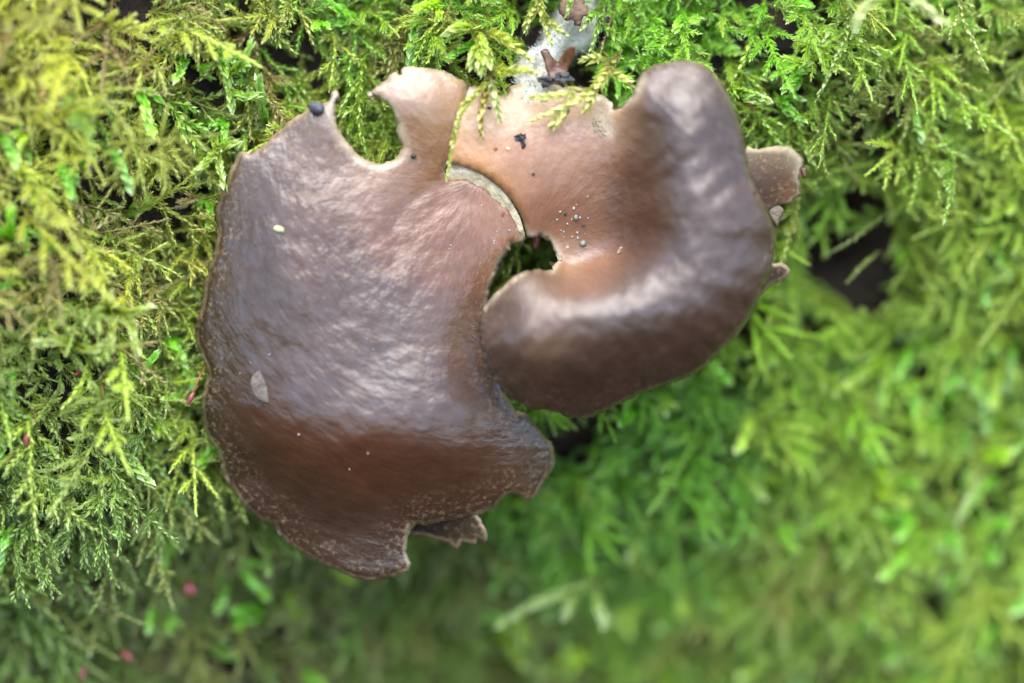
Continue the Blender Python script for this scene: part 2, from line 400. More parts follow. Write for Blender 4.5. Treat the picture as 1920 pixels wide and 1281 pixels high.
A_H = [(690, 180, 5.5), (760, 130, 4), (780, 190, 6), (850, 150, 3.2), (860, 220, 3.4), (845, 300, 2.6), (790, 290, 4), (740, 340, 4.2), (840, 340, 1.6), (900, 360, 1.2), (985, 440, 0.3), (930, 520, 0.0), (880, 440, 1.8), (820, 420, 3),
 (760, 420, 4.0), (918, 580, -0.5), (900, 640, 0.0), (860, 600, 2.6), (940, 720, -0.5), (920, 800, 1.2), (960, 800, -1.0), (1035, 850, -4.5), (985, 850, -2.2), (990, 930, -4.5), (940, 900, -1.4), (900, 950, -2.5),
 (630, 180, 5), (640, 260, 5), (700, 300, 4.2), (745, 260, 4.2), (600, 230, 5.5), (540, 240, 4), (450, 290, 3.0), (500, 330, 4.5), (420, 400, 1.6), (480, 450, 4.5), (600, 400, 6.2), (700, 450, 5.4), (390, 520, 0.8), (450, 550, 3.8), (560, 560, 6.4), (700, 580, 6.2), (800, 560, 4.6),
 (370, 640, 0.0), (450, 660, 3.2), (560, 700, 5.8), (700, 700, 6.8), (820, 700, 5.6), (880, 760, 3.8), (380, 770, -1.5), (440, 790, 0.8), (540, 810, 4.8), (660, 830, 6.7), (780, 830, 6.7), (860, 850, 4.6),
 (420, 890, -4.0), (480, 890, -2.4), (560, 900, 1.2), (660, 910, 2.6), (780, 910, 2.4), (860, 920, 0.2), (480, 965, -4.2), (580, 985, -2.2), (680, 990, -1.4), (770, 985, -1.6), (540, 1020, -4.2), (620, 1060, -3.6), (690, 1088, -3.2), (765, 1065, -2.6), (840, 978, -2.2)]
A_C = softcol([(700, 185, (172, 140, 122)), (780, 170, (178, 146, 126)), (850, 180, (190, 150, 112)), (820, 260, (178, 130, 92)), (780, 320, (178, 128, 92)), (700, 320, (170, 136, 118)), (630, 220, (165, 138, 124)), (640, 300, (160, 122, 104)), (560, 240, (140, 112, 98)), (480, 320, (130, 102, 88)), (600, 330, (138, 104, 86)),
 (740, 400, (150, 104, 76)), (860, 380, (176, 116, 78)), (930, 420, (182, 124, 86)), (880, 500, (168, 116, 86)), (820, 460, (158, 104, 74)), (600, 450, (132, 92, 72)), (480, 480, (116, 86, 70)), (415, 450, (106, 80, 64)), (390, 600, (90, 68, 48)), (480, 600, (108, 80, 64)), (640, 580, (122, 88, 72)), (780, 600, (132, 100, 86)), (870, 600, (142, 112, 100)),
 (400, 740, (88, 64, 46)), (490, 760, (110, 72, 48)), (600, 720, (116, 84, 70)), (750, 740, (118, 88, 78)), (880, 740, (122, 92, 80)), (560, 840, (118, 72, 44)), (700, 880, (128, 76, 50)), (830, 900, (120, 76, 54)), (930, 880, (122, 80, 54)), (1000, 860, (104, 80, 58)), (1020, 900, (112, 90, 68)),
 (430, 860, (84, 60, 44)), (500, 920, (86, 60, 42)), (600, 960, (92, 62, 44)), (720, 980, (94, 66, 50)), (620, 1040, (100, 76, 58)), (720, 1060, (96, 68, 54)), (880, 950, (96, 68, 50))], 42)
def ragA(q):
    x, y = q
    if 625 < x < 760 and 160 < y < 310: return 3.2
    if x > 860 and 440 < y < 600: return 3.0
    if y > 900 and x > 760: return 2.6
    return 1.8
CREASE = spline([(850, 340), (800, 352), (762, 388), (740, 430), (740, 500)], 40)
def wrA(x, y):
    d = np.sqrt(((x[:, None] - CREASE[:, 0]) ** 2 + (y[:, None] - CREASE[:, 1]) ** 2)).min(1)
    return -0.00020 * np.exp(-0.5 * (d / 9) ** 2) + 0.00022 * nz(x, y, 0.012, 3) + 0.00010 * nz(x, y, 0.035, 7)
SA = Sheet(A_OUT, A_H, 1.7, 16, 8, ragA, 1.0, wrA, 3.5)

# right lobe: pale hollow and the curled-up margin
B_OUT = [(872, 166), (900, 162), (920, 170), (944, 179), (957, 160), (975, 157), (1000, 160), (1030, 155), (1060, 160), (1090, 165), (1120, 174), (1143, 187), (1152, 206), (1166, 201), (1180, 186), (1191, 166), (1198, 146), (1215, 128), (1245, 118), (1280, 113), (1310, 118), (1335, 135),
 (1355, 160), (1372, 190), (1386, 225), (1395, 260), (1402, 300), (1410, 335), (1425, 370), (1441, 400), (1451, 430), (1454, 460), (1450, 490), (1441, 520), (1430, 545), (1420, 570), (1405, 600), (1380, 630), (1355, 655), (1325, 685), (1290, 708), (1265, 716), (1240, 725), (1210, 737),
 (1180, 750), (1150, 764), (1120, 779), (1090, 786), (1060, 780), (1030, 771), (1000, 768), (975, 755), (950, 740), (930, 715), (912, 685), (902, 650), (898, 615), (905, 580), (925, 553), (945, 536), (960, 521), (985, 508), (1005, 503), (1022, 507), (1036, 503), (1028, 491), (1043, 491), (1041, 475), (1035, 460),
 (1025, 450), (1010, 444), (991, 446), (984, 425), (975, 402), (955, 371), (930, 346), (900, 326), (870, 313), (846, 308), (842, 296), (847, 270), (856, 232), (863, 195)]
B_H = [(872, 170, 2.6), (870, 300, 3.2), (848, 300, 3.4), (920, 330, 3.2), (980, 420, 2.4), (1000, 444, 1.2), (950, 170, 1.6), (1050, 165, 1.6), (1120, 180, 2.2), (920, 240, 3.2), (1000, 230, 2.8), (1080, 240, 2.8), (1140, 200, 3.0), (1150, 250, 3.6), (1000, 330, 3.0), (1080, 330, 2.4), (1040, 400, 1.6), (1110, 420, 0.2), (1150, 340, 2.6), (1035, 470, 0.2),
 (1080, 470, -0.6), (1070, 505, 0.2), (1130, 480, 0.2), (1180, 440, 3.2), (1190, 360, 5.0), (1180, 280, 6.0), (1195, 180, 8.96), (1240, 130, 8.51), (1310, 125, 8.06), (1260, 190, 12.51), (1330, 200, 11.82), (1380, 220, 8.4), (1250, 300, 12.17), (1330, 320, 13.34), (1398, 300, 8.8), (1250, 400, 11.48), (1340, 430, 13.89), (1450, 450, 8.0), (1410, 420, 11.55),
 (1210, 480, 8.4), (1300, 530, 13.54), (1390, 540, 11.82), (1430, 545, 8.2), (1170, 520, 8.96), (1230, 600, 13.2), (1330, 620, 11.48), (1380, 630, 7.7), (1100, 540, 9.18), (1140, 620, 13.2), (1220, 690, 8.96), (1290, 708, 6.0), (1040, 535, 8.74), (1060, 519, 0.4), (1062, 533, 7.84), (1112, 511, 1.6), (1112, 529, 8.06), (1160, 489, 2.2), (1168, 510, 8.29), (1196, 452, 3.6), (1050, 620, 12.93), (1120, 710, 9.18), (1110, 780, 5.0), (1010, 508, 6.6), (960, 560, 9.18), (980, 640, 12.38), (1040, 720, 8.51),
 (1050, 776, 4.8), (925, 555, 5.6), (900, 610, 4.6), (930, 640, 9.63), (905, 670, 6.2), (950, 738, 5.6), (980, 710, 8.51), (1215, 735, 5.4)]
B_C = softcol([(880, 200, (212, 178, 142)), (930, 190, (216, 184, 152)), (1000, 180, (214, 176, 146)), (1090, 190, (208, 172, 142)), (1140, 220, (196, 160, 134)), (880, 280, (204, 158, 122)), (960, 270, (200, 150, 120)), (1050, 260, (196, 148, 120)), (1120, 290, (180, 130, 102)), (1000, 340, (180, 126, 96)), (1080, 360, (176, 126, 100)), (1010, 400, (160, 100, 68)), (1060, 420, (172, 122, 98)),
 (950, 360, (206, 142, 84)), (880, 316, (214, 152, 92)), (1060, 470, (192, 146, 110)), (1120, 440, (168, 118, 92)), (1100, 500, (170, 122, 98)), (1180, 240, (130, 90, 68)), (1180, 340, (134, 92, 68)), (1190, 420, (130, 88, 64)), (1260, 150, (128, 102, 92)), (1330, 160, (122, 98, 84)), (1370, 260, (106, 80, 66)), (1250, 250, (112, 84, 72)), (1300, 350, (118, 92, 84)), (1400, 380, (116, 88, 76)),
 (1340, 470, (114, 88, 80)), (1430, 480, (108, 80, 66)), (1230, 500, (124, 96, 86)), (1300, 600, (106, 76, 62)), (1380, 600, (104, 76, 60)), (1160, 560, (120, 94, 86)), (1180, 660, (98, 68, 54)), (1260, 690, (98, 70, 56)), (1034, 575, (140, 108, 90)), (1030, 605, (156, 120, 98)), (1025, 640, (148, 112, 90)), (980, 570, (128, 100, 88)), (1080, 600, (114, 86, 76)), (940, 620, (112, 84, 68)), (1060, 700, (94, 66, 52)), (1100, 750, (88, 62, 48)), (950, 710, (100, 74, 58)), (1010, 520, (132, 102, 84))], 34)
def ragB(q):
    x, y = q
    if y < 215 and x < 1160: return 3.0
    if x < 1048 and 435 < y < 505: return 2.6
    if y > 660: return 3.0
    return 0.9
def wrB(x, y):
    k = np.clip((x - 1130) / 80, 0, 1) + np.clip((y - 520) / 50, 0, 1)
    return np.clip(k, 0, 1) * (0.00045 * nz(x, y, 0.014, 13) + 0.00020 * nz(x, y, 0.04, 17) + 0.00010 * np.sin(np.arctan2(y - 480, x - 1110) * 34 + 3 * nz(x, y, 0.01, 5)) * np.clip((np.hypot(x - 1110, y - 480) - 170) / 100, 0, 1)) + 0.00005 * nz(x, y, 0.03, 4)
SB = Sheet(B_OUT, B_H, 1.6, 22, 8, ragB, 2.0, wrB, 3.5)

D_OUT = [(752, 955), (764, 990), (768, 1004), (790, 1005), (820, 1012), (843, 1021), (858, 1031), (867, 1014), (876, 1018), (890, 1023), (899, 1011), (910, 1021), (914, 1004), (906, 982), (890, 962), (860, 945), (800, 940)]
D_H = [(752, 955, -5), (768, 1004, -6.5), (820, 990, -5.4), (858, 1030, -7), (880, 990, -4.6), (912, 1015, -5.2), (900, 975, -3.6), (800, 940, -4.5), (860, 945, -4)]
SD = Sheet(D_OUT, D_H, 0.7, 8, 5, 1.8, 5.0)
D_C = softcol([(800, 1000, (80, 62, 44)), (870, 1000, (96, 74, 54)), (905, 1005, (120, 102, 80))], 25)  # flap skin colours, with the shadow under the cap rim painted in

C_OUT = [(1300, 300), (1380, 282), (1402, 274), (1412, 279), (1440, 275), (1470, 274), (1488, 280), (1499, 290), (1507, 306), (1501, 330), (1500, 352), (1503, 368), (1490, 372), (1484, 384), (1470, 382), (1452, 388), (1440, 396), (1432, 420), (1424, 450), (1432, 478),
 (1446, 492), (1462, 493), (1474, 497), (1482, 511), (1470, 525), (1450, 534), (1434, 548), (1420, 560), (1380, 570), (1300, 540)]
C_H = [(1300, 300, -2), (1400, 280, -1), (1500, 300, -3.5), (1460, 330, -0.6), (1500, 370, -3), (1430, 380, -0.4), (1420, 450, -2), (1380, 430, 0.2), (1440, 510, -2.5), (1480, 510, -4.5), (1430, 550, -4), (1300, 540, -2)]
SCc = Sheet(C_OUT, C_H, 1.1, 10, 6, 2.6, 8.0)
def dk(l, f): return [(a, b, tuple(v * f for v in c)) for a, b, c in l]
C_C = softcol(dk([(1400, 285, (170, 150, 126)), (1450, 280, (190, 172, 140)), (1495, 300, (186, 172, 146)), (1440, 310, (146, 100, 66)), (1470, 340, (150, 106, 76)), (1420, 330, (136, 108, 90)), (1480, 365, (190, 142, 98)), (1440, 375, (154, 114, 88)), (1440, 500, (128, 104, 80)), (1470, 510, (110, 84, 62)), (1425, 540, (150, 132, 104))], 0.82), 18)

base = np.array(P(1000, 150, -0.004))
mush = empty('mushroom', T @ Matrix.Translation(tuple(base)))
tag(mush, 'large glossy brown mushroom with torn and curled cap growing from the moss', 'mushroom')
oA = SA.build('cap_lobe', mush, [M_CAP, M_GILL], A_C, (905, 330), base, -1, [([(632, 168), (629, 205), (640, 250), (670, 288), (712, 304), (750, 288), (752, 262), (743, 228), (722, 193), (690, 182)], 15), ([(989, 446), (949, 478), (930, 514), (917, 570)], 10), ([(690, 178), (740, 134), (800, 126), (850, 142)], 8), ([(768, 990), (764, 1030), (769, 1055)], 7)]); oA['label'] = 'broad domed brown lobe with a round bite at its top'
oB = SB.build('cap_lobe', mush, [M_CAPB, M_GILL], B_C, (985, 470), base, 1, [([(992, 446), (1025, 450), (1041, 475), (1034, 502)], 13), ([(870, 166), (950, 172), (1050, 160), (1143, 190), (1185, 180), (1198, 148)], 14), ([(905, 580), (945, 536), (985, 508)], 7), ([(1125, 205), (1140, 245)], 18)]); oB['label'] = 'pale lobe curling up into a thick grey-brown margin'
oD = SD.build('torn_flap', mush, [M_CAPDRY, M_GILL], D_C, (830, 900), base)
m2b = P(1330, 420, -0.006)
mush2 = empty('mushroom', T @ Matrix.Translation(tuple(m2b)))
tag(mush2, 'ragged tan mushroom cap half hidden behind the curled lobe of the big one', 'mushroom')
SCc.build('cap', mush2, [M_CAPDRY, M_GILL], C_C, (1300, 420), m2b, 1, [([(1400, 274), (1470, 274), (1505, 300), (1500, 330)], 13)])

def tube(path, rad, sides=14, nzamp=0.0, nzs=300, seed=0.0):
    """path: Nx3, rad: N; returns verts, quads, closed at both ends"""
    path = np.asarray(path, float); n = len(path); rad = np.broadcast_to(rad, n)
    tan = np.gradient(path, axis=0); tan /= np.linalg.norm(tan, axis=1, keepdims=True) + 1e-12
    ref = np.array([0, 0, 1.0]) if abs(tan[0][2]) < 0.9 else np.array([1.0, 0, 0]); v = []; f = []
    for i in range(n):
        a = np.cross(tan[i], ref); a /= np.linalg.norm(a); b = np.cross(a, tan[i])
        for k in range(sides):
            q = 2 * math.pi * k / sides; d = a * math.cos(q) + b * math.sin(q); p = path[i] + d * rad[i]
            if nzamp: p = p + d * nzamp * noise.noise(Vector(p * nzs) + Vector((seed, seed, 0)))
            v.append(p)
    for i in range(n - 1):
        for k in range(sides):
            f.append((i * sides + k, i * sides + (k + 1) % sides, (i + 1) * sides + (k + 1) % sides, (i + 1) * sides + k))
    f.append(tuple(range(sides))[::-1]); f.append(tuple((n - 1) * sides + k for k in range(sides)))
    return np.array(v), f

sp = spline([P(1010, 215, -0.0012), P(1004, 165, -0.0012), P(1015, 120, -0.003), P(1050, 80, -0.005), P(1085, 45, -0.0075), P(1100, 0, -0.013), P(1105, -50, -0.022)], 46)
v, f = tube(sp, np.interp(np.linspace(0, 1, 46), [0, .15, .4, .6, 1], [0.0030, 0.0029, 0.0027, 0.0032, 0.0036]), 44, 0.0014, 380)
st = link('stem', mesh('stem', v - base, f, [M_STEM]), mush)
# white felt on the stem
fz, ff = [], []; frg = np.random.default_rng(3)
for i in range(2600):
    b = v[frg.integers(30, 44 * 40)]; ax = sp[np.argmin(((sp - b) ** 2).sum(1))]; d = b - ax; d /= np.linalg.norm(d); d = d + frg.normal(0, 0.55, 3); d /= np.linalg.norm(d)
    q = np.cross(d, frg.normal(0, 1, 3)); q /= np.linalg.norm(q); L = frg.uniform(0.0004, 0.0011); k = len(fz)
    c = b + d * L * 0.6; e = c + (d + frg.normal(0, 0.5, 3)) * L * 0.5
    fz += [b - q * 0.00005 - d * 0.0002, b + q * 0.00005 - d * 0.0002, c + q * 0.00004, c - q * 0.00004, e]; ff += [(k, k + 1, k + 2, k + 3), (k + 3, k + 2, k + 4)]
fo = link('felt', mesh('felt', np.array(fz) - base, ff, [M_STEM], False), st); fo['kind'] = 'stuff'
# the second cap's short stalk
sp = spline([P(1330, 400, -0.003), P(1310, 360, -0.010), P(1290, 330, -0.022)], 12); v, f = tube(sp, 0.0022, 16, 0.0005)
link('stem', mesh('stem', v - m2b, f, [M_STEM]), mush2)
sp = spline([P(1330, 540, -0.003), P(1325, 470, -0.002), P(1330, 400, -0.003)], 3)

# torn flesh between the two lobes
eB = [(846, 309), (872, 314), (902, 327), (931, 347), (955, 371), (975, 402), (984, 426), (989, 446)]; eA = [(838, 330), (868, 344), (900, 360), (930, 384), (955, 410), (972, 434), (982, 446), (986, 452)]
ub = spline(eB, 70); ua = spline(eA, 70); v = []; f = []
for i in range(70):
    for k in range(9):
        t = k / 8; a = ub[i] + (-5, -5); b = ua[i] + (-4, 4); q = a * (1 - t) + b * t
        w = (SB.top(*ub[i]) - 0.0012) * (1 - t) + (SA.top(*ua[i]) - 0.0008) * t + 0.0006 * noise.noise((q[0] * .05, q[1] * .05, 2)) + 0.00025 * noise.noise((q[0] * .2, q[1] * .2, 2))
        v.append(P(q[0], q[1], w))
nn = len(v)
for p in list(v): v.append(p - np.array([0, 0, 0.0008]))
for i in range(69):
    for k in range(8):
        a = i * 9 + k; f += [(a, a + 1, a + 10, a + 9), (nn + a, nn + a + 9, nn + a + 10, nn + a + 1)]
for i in range(69): f += [(i * 9, i * 9 + 9, nn + i * 9 + 9, nn + i * 9), (i * 9 + 8, nn + i * 9 + 8, nn + i * 9 + 17, i * 9 + 17)]
tf = link('torn_flesh', mesh('torn_flesh', np.array(v) - base, f, [M_FLESH]), mush)
# loose pale flesh crumbs on the inner rim, frayed off at the top of the curled lobe

# ------------------------------------------------------------------ moss
def rot_about(v, ax, a):
    return v * math.cos(a) + np.cross(ax, v) * math.sin(a) + ax * (ax @ v) * (1 - math.cos(a))

def axis_path(L, n, lift, droop, sway, rg):
    """grows along +Y, arches from +Z (lift) to -Z (droop), bends sideways"""
    p = np.zeros(3); o = [p.copy()]; sw = rg.normal(0, sway); cu = rg.normal(0, sway)
    for i in range(n):
        t = i / n; a = lift * (1 - t) - droop * t; s = sw * 0.5 + cu * t
        p = p + L / n * np.array([math.sin(s), math.cos(s) * math.cos(a), math.sin(a)]); o.append(p.copy())
    return np.array(o)

def leafy(path, L, W, space, spread, rg, flat=0.7, stem_r=0.00011, tipfall=0.45, bt0=0.0, bt1=1.0, recurve=0.15, fold=0.25):
    seg = np.linalg.norm(np.diff(path, axis=0), axis=1); cum = np.concatenate([[0], np.cumsum(seg)]); tot = cum[-1]
    V, Fc, LT, BT = [], [], [], []
    n = max(4, int(tot / space)); ang = rg.uniform(0, 6.28)
    tan = np.gradient(path, axis=0); tan /= np.linalg.norm(tan, axis=1, keepdims=True) + 1e-12
    for i in range(n):
        s = (i + rg.uniform(0, 0.6)) / n * tot; t = s / tot
        p = np.array([np.interp(s, cum, path[:, k]) for k in range(3)]); tn = np.array([np.interp(s, cum, tan[:, k]) for k in range(3)]); tn /= np.linalg.norm(tn)
        ang += 2.399 + rg.normal(0, 0.25)
        a = np.cross(tn, (0, 0, 1.0)); a /= np.linalg.norm(a) + 1e-9; b = np.cross(a, tn)
        rad = a * math.cos(ang) + b * math.sin(ang) * flat; rad /= np.linalg.norm(rad)
        sp = spread * (1 - 0.45 * t) + rg.normal(0, 0.13)
        d = tn * math.cos(sp) + rad * math.sin(sp)
        l = L * (1 - tipfall * max(0, (t - 0.6) / 0.4)) * min(1, 0.55 + t * 3) * rg.uniform(0.8, 1.15)
        side = np.cross(d, rad); side /= np.linalg.norm(side) + 1e-9; up = np.cross(side, d)
        w = W * l / L * 0.5; k = len(V); m = p + d * l * 0.42
        V += [p, m + side * w + up * w * fold, m - side * w + up * w * fold, p + d * l + rad * l * recurve * rg.uniform(-0.6, 1)]
        Fc += [(k, k + 1, k + 3), (k, k + 3, k + 2)]
        LT += [0.1, 0.5, 0.5, 1.0]; q = bt0 + (bt1 - bt0) * t; BT += [q] * 4
    # stem
    k = len(V); step = max(1, len(path) // 4); pp = path[::step]
    if not np.allclose(pp[-1], path[-1]): pp = np.concatenate([pp, path[-1:]])
    for i, p in enumerate(pp):
        for j in range(3):
            q = 2.094 * j; r = stem_r * (1 - 0.6 * i / len(pp))
            V.append(p + np.array([math.cos(q) * r, 0, math.sin(q) * r])); LT.append(0.3); BT.append(bt0 + (bt1 - bt0) * i / len(pp))
    for i in range(len(pp) - 1):
        for j in range(3): a, b = k + i * 3 + j, k + i * 3 + (j + 1) % 3; Fc += [(a, b, b + 3), (a, b + 3, a + 3)]
    return np.array(V), Fc, LT, BT

def moss_mesh(name, d, mat):
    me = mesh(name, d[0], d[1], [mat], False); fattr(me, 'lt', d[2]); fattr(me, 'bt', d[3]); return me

def join(ds):
    V, Fc, LT, BT = [], [], [], []; o = 0
    for d in ds:
        V.append(d[0]); Fc += [tuple(i + o for i in q) for q in d[1]]; LT += list(d[2]); BT += list(d[3]); o += len(d[0])
    return np.concatenate(V), Fc, LT, BT

def make_feather(rg, L=0.024, nb=5, bl=0.0075, leaf=0.0012):
    path = axis_path(L, 18, R(rg.uniform(5, 30)), R(rg.uniform(15, 60)), 0.3, rg)
    parts = [('stem', leafy(path, leaf * 1.1, leaf * 0.42, 0.00024, R(50), rg, stem_r=0.00026))]
    keys = [path[4], path[9], path[13], path[18]]
    tan = np.gradient(path, axis=0); tan /= np.linalg.norm(tan, axis=1, keepdims=True)
    for i in range(nb * 2):
        if rg.random() < 0.12: continue
        t = 0.06 + 0.8 * (i + rg.uniform(-0.4, 0.4)) / (nb * 2); t = max(t, 0.03); s = 1 if i % 2 else -1; j = min(17, int(t * 18))
        l = bl * (0.4 + 0.7 * math.sin(math.pi * min(1, (t + 0.15)) ** 0.8)) * rg.uniform(0.6, 1.25)
        tn = tan[j]; up = np.array([0, 0, 1.0]); a = np.cross(tn, up); a /= np.linalg.norm(a)
        th = R(rg.uniform(28, 58)); d = tn * math.cos(th) + a * s * math.sin(th) + up * rg.uniform(-0.05, 0.35)
        q = [path[j]]; dd = d / np.linalg.norm(d); curl = rg.uniform(0.2, 1.0)
        for k in range(9):
            dd = dd + (tn * 0.5 - up * 0.5) * curl / 9; dd /= np.linalg.norm(dd); q.append(q[-1] + dd * l / 9)
        q = np.array(q); keys += [q[5], q[-1]]
        parts.append(('side_branch', leafy(q, leaf, leaf * 0.40, 0.00018, R(50), rg, stem_r=0.00022)))
    return parts, np.array(keys), M_MOSS

def make_simple(rg, L=0.016, leaf=0.00125):
    path = axis_path(L, 14, R(rg.uniform(5, 40)), R(rg.uniform(20, 80)), 0.35, rg)
    parts = [('stem', leafy(path, leaf, leaf * 0.42, 0.00018, R(48), rg, stem_r=0.00026))]; keys = [path[4], path[9], path[14]]
    for i in range(rg.integers(1, 4)):
        j = rg.integers(2, 9); s = rg.choice([-1, 1]); d = np.array([s * 0.7, 0.7, rg.uniform(-0.1, 0.4)]); l = L * rg.uniform(0.25, 0.5); q = [path[j]]
        for k in range(7): d = d + np.array([-s * 0.05, 0.06, -0.12]); d /= np.linalg.norm(d); q.append(q[-1] + d * l / 7)
        q = np.array(q); keys.append(q[-1]); parts.append(('side_branch', leafy(q, leaf * 0.9, leaf * 0.4, 0.00018, R(48), rg, stem_r=0.00022)))
    return parts, np.array(keys), M_MOSS

def make_plump(rg, L=0.010):
    path = axis_path(L, 12, R(rg.uniform(10, 50)), R(rg.uniform(-10, 50)), 0.3, rg)
    parts = [('stem', leafy(path, 0.0019, 0.0012, 0.00022, R(17), rg, 1.0, 0.0004, 0.1, 0.1, 1, 0.03, 0.6))]; keys = [path[4], path[12]]
    for i in range(rg.integers(0, 4)):
        j = rg.integers(2, 8); s = rg.choice([-1, 1]); d = np.array([s * 0.8, 0.6, rg.uniform(-0.1, 0.4)]); l = L * rg.uniform(0.3, 0.55); q = [path[j]]
        for k in range(6): d = d + np.array([-s * 0.04, 0.05, -0.08]); d /= np.linalg.norm(d); q.append(q[-1] + d * l / 6)
        q = np.array(q); keys.append(q[-1]); parts.append(('side_branch', leafy(q, 0.0017, 0.0010, 0.00022, R(17), rg, 1.0, 0.0003, 0.1, 0.1, 1, 0.03, 0.6)))
    return parts, np.array(keys), M_PLUMP

lib = []       # (kind, parts, keys, material)
lrg = np.random.default_rng(5)
for i in range(9): lib.append(('feather',) + make_feather(lrg, lrg.uniform(0.011, 0.021), int(lrg.integers(3, 5)), lrg.uniform(0.004, 0.0075), lrg.uniform(0.00105, 0.0014)))
for i in range(8): lib.append(('simple',) + make_simple(lrg, lrg.uniform(0.006, 0.013), lrg.uniform(0.0010, 0.0014)))
for i in range(6): lib.append(('plump',) + make_plump(lrg, lrg.uniform(0.004, 0.008)))
KIDX = {k: [i for i, q in enumerate(lib) if q[0] == k] for k in ('feather', 'simple', 'plump')}
# where each tint grows (photo px, spread, colours)
TINTS = [  # centre px, py, colours (linear base colour)
    (120, 120, [(0.46, 0.44, 0.07), (0.34, 0.32, 0.07), (0.40, 0.42, 0.05), (0.46, 0.46, 0.10), (0.30, 0.21, 0.09)]),
    (420, 120, [(0.26, 0.28, 0.06), (0.33, 0.34, 0.06), (0.32, 0.36, 0.07), (0.26, 0.19, 0.09), (0.24, 0.30, 0.06), (0.17, 0.30, 0.03)]),
    (150, 480, [(0.40, 0.40, 0.07), (0.33, 0.31, 0.08), (0.30, 0.23, 0.10), (0.33, 0.38, 0.06)]),
    (200, 760, [(0.28, 0.36, 0.07), (0.33, 0.40, 0.06), (0.24, 0.30, 0.08)]),
    (150, 980, [(0.20, 0.30, 0.08), (0.24, 0.33, 0.09), (0.15, 0.25, 0.05)]),
    (300, 1200, [(0.15, 0.20, 0.04), (0.20, 0.22, 0.05), (0.14, 0.13, 0.05), (0.12, 0.20, 0.03)]),
    (750, 80, [(0.22, 0.34, 0.04), (0.28, 0.33, 0.05), (0.16, 0.32, 0.03), (0.24, 0.22, 0.07)]),
    (750, 1200, [(0.15, 0.21, 0.04), (0.20, 0.24, 0.06), (0.12, 0.22, 0.03), (0.17, 0.16, 0.05)]),
    (1200, 40, [(0.18, 0.38, 0.03), (0.23, 0.38, 0.05), (0.14, 0.30, 0.02)]),
    (1600, 120, [(0.24, 0.35, 0.05), (0.28, 0.38, 0.06), (0.18, 0.29, 0.04), (0.24, 0.26, 0.07)]),
    (1850, 450, [(0.32, 0.42, 0.06), (0.27, 0.38, 0.06), (0.33, 0.40, 0.07)]),
    (1600, 650, [(0.30, 0.45, 0.05), (0.25, 0.42, 0.04), (0.33, 0.44, 0.06)]),
    (1200, 900, [(0.14, 0.34, 0.025), (0.18, 0.36, 0.03), (0.10, 0.27, 0.02)]),
    (1700, 1000, [(0.26, 0.37, 0.05), (0.30, 0.37, 0.07), (0.20, 0.32, 0.04)]),
    (1450, 1200, [(0.26, 0.38, 0.05), (0.20, 0.33, 0.04), (0.22, 0.22, 0.06)]),
    (700, 250, [(0.26, 0.30, 0.04), (0.20, 0.30, 0.03)])]
TC = np.array([t[:2] for t in TINTS], float)
PLUMPC = [(0.20, 0.46, 0.02), (0.26, 0.52, 0.03), (0.15, 0.38, 0.015), (0.38, 0.52, 0.03)]
def tint_at(px, py, kind):
    d = (TC[:, 0] - px) ** 2 + (TC[:, 1] - py) ** 2; w = np.exp(-0.5 * (d - d.min()) / 110 ** 2); w /= w.sum()
    k = int(rng.choice(len(w), p=w)); cs = TINTS[k][2] if kind != 'plump' else PLUMPC
    c = np.minimum(np.array(cs[int(rng.integers(len(cs)))]) * rng.uniform(0.95, 1.65), 0.75) * (np.array([1.14, 1.22, 0.95]) if px < 700 else np.array([1.10, 1.20, 0.65]))
    return c

GRAV = np.array([0, -math.cos(PITCH), -math.sin(PITCH)])
def frame_from(gdir, out):
    y = gdir / np.linalg.norm(gdir); z = out - y * (out @ y); z /= np.linalg.norm(z); x = np.cross(y, z)
    return np.stack([x, y, z], 1)

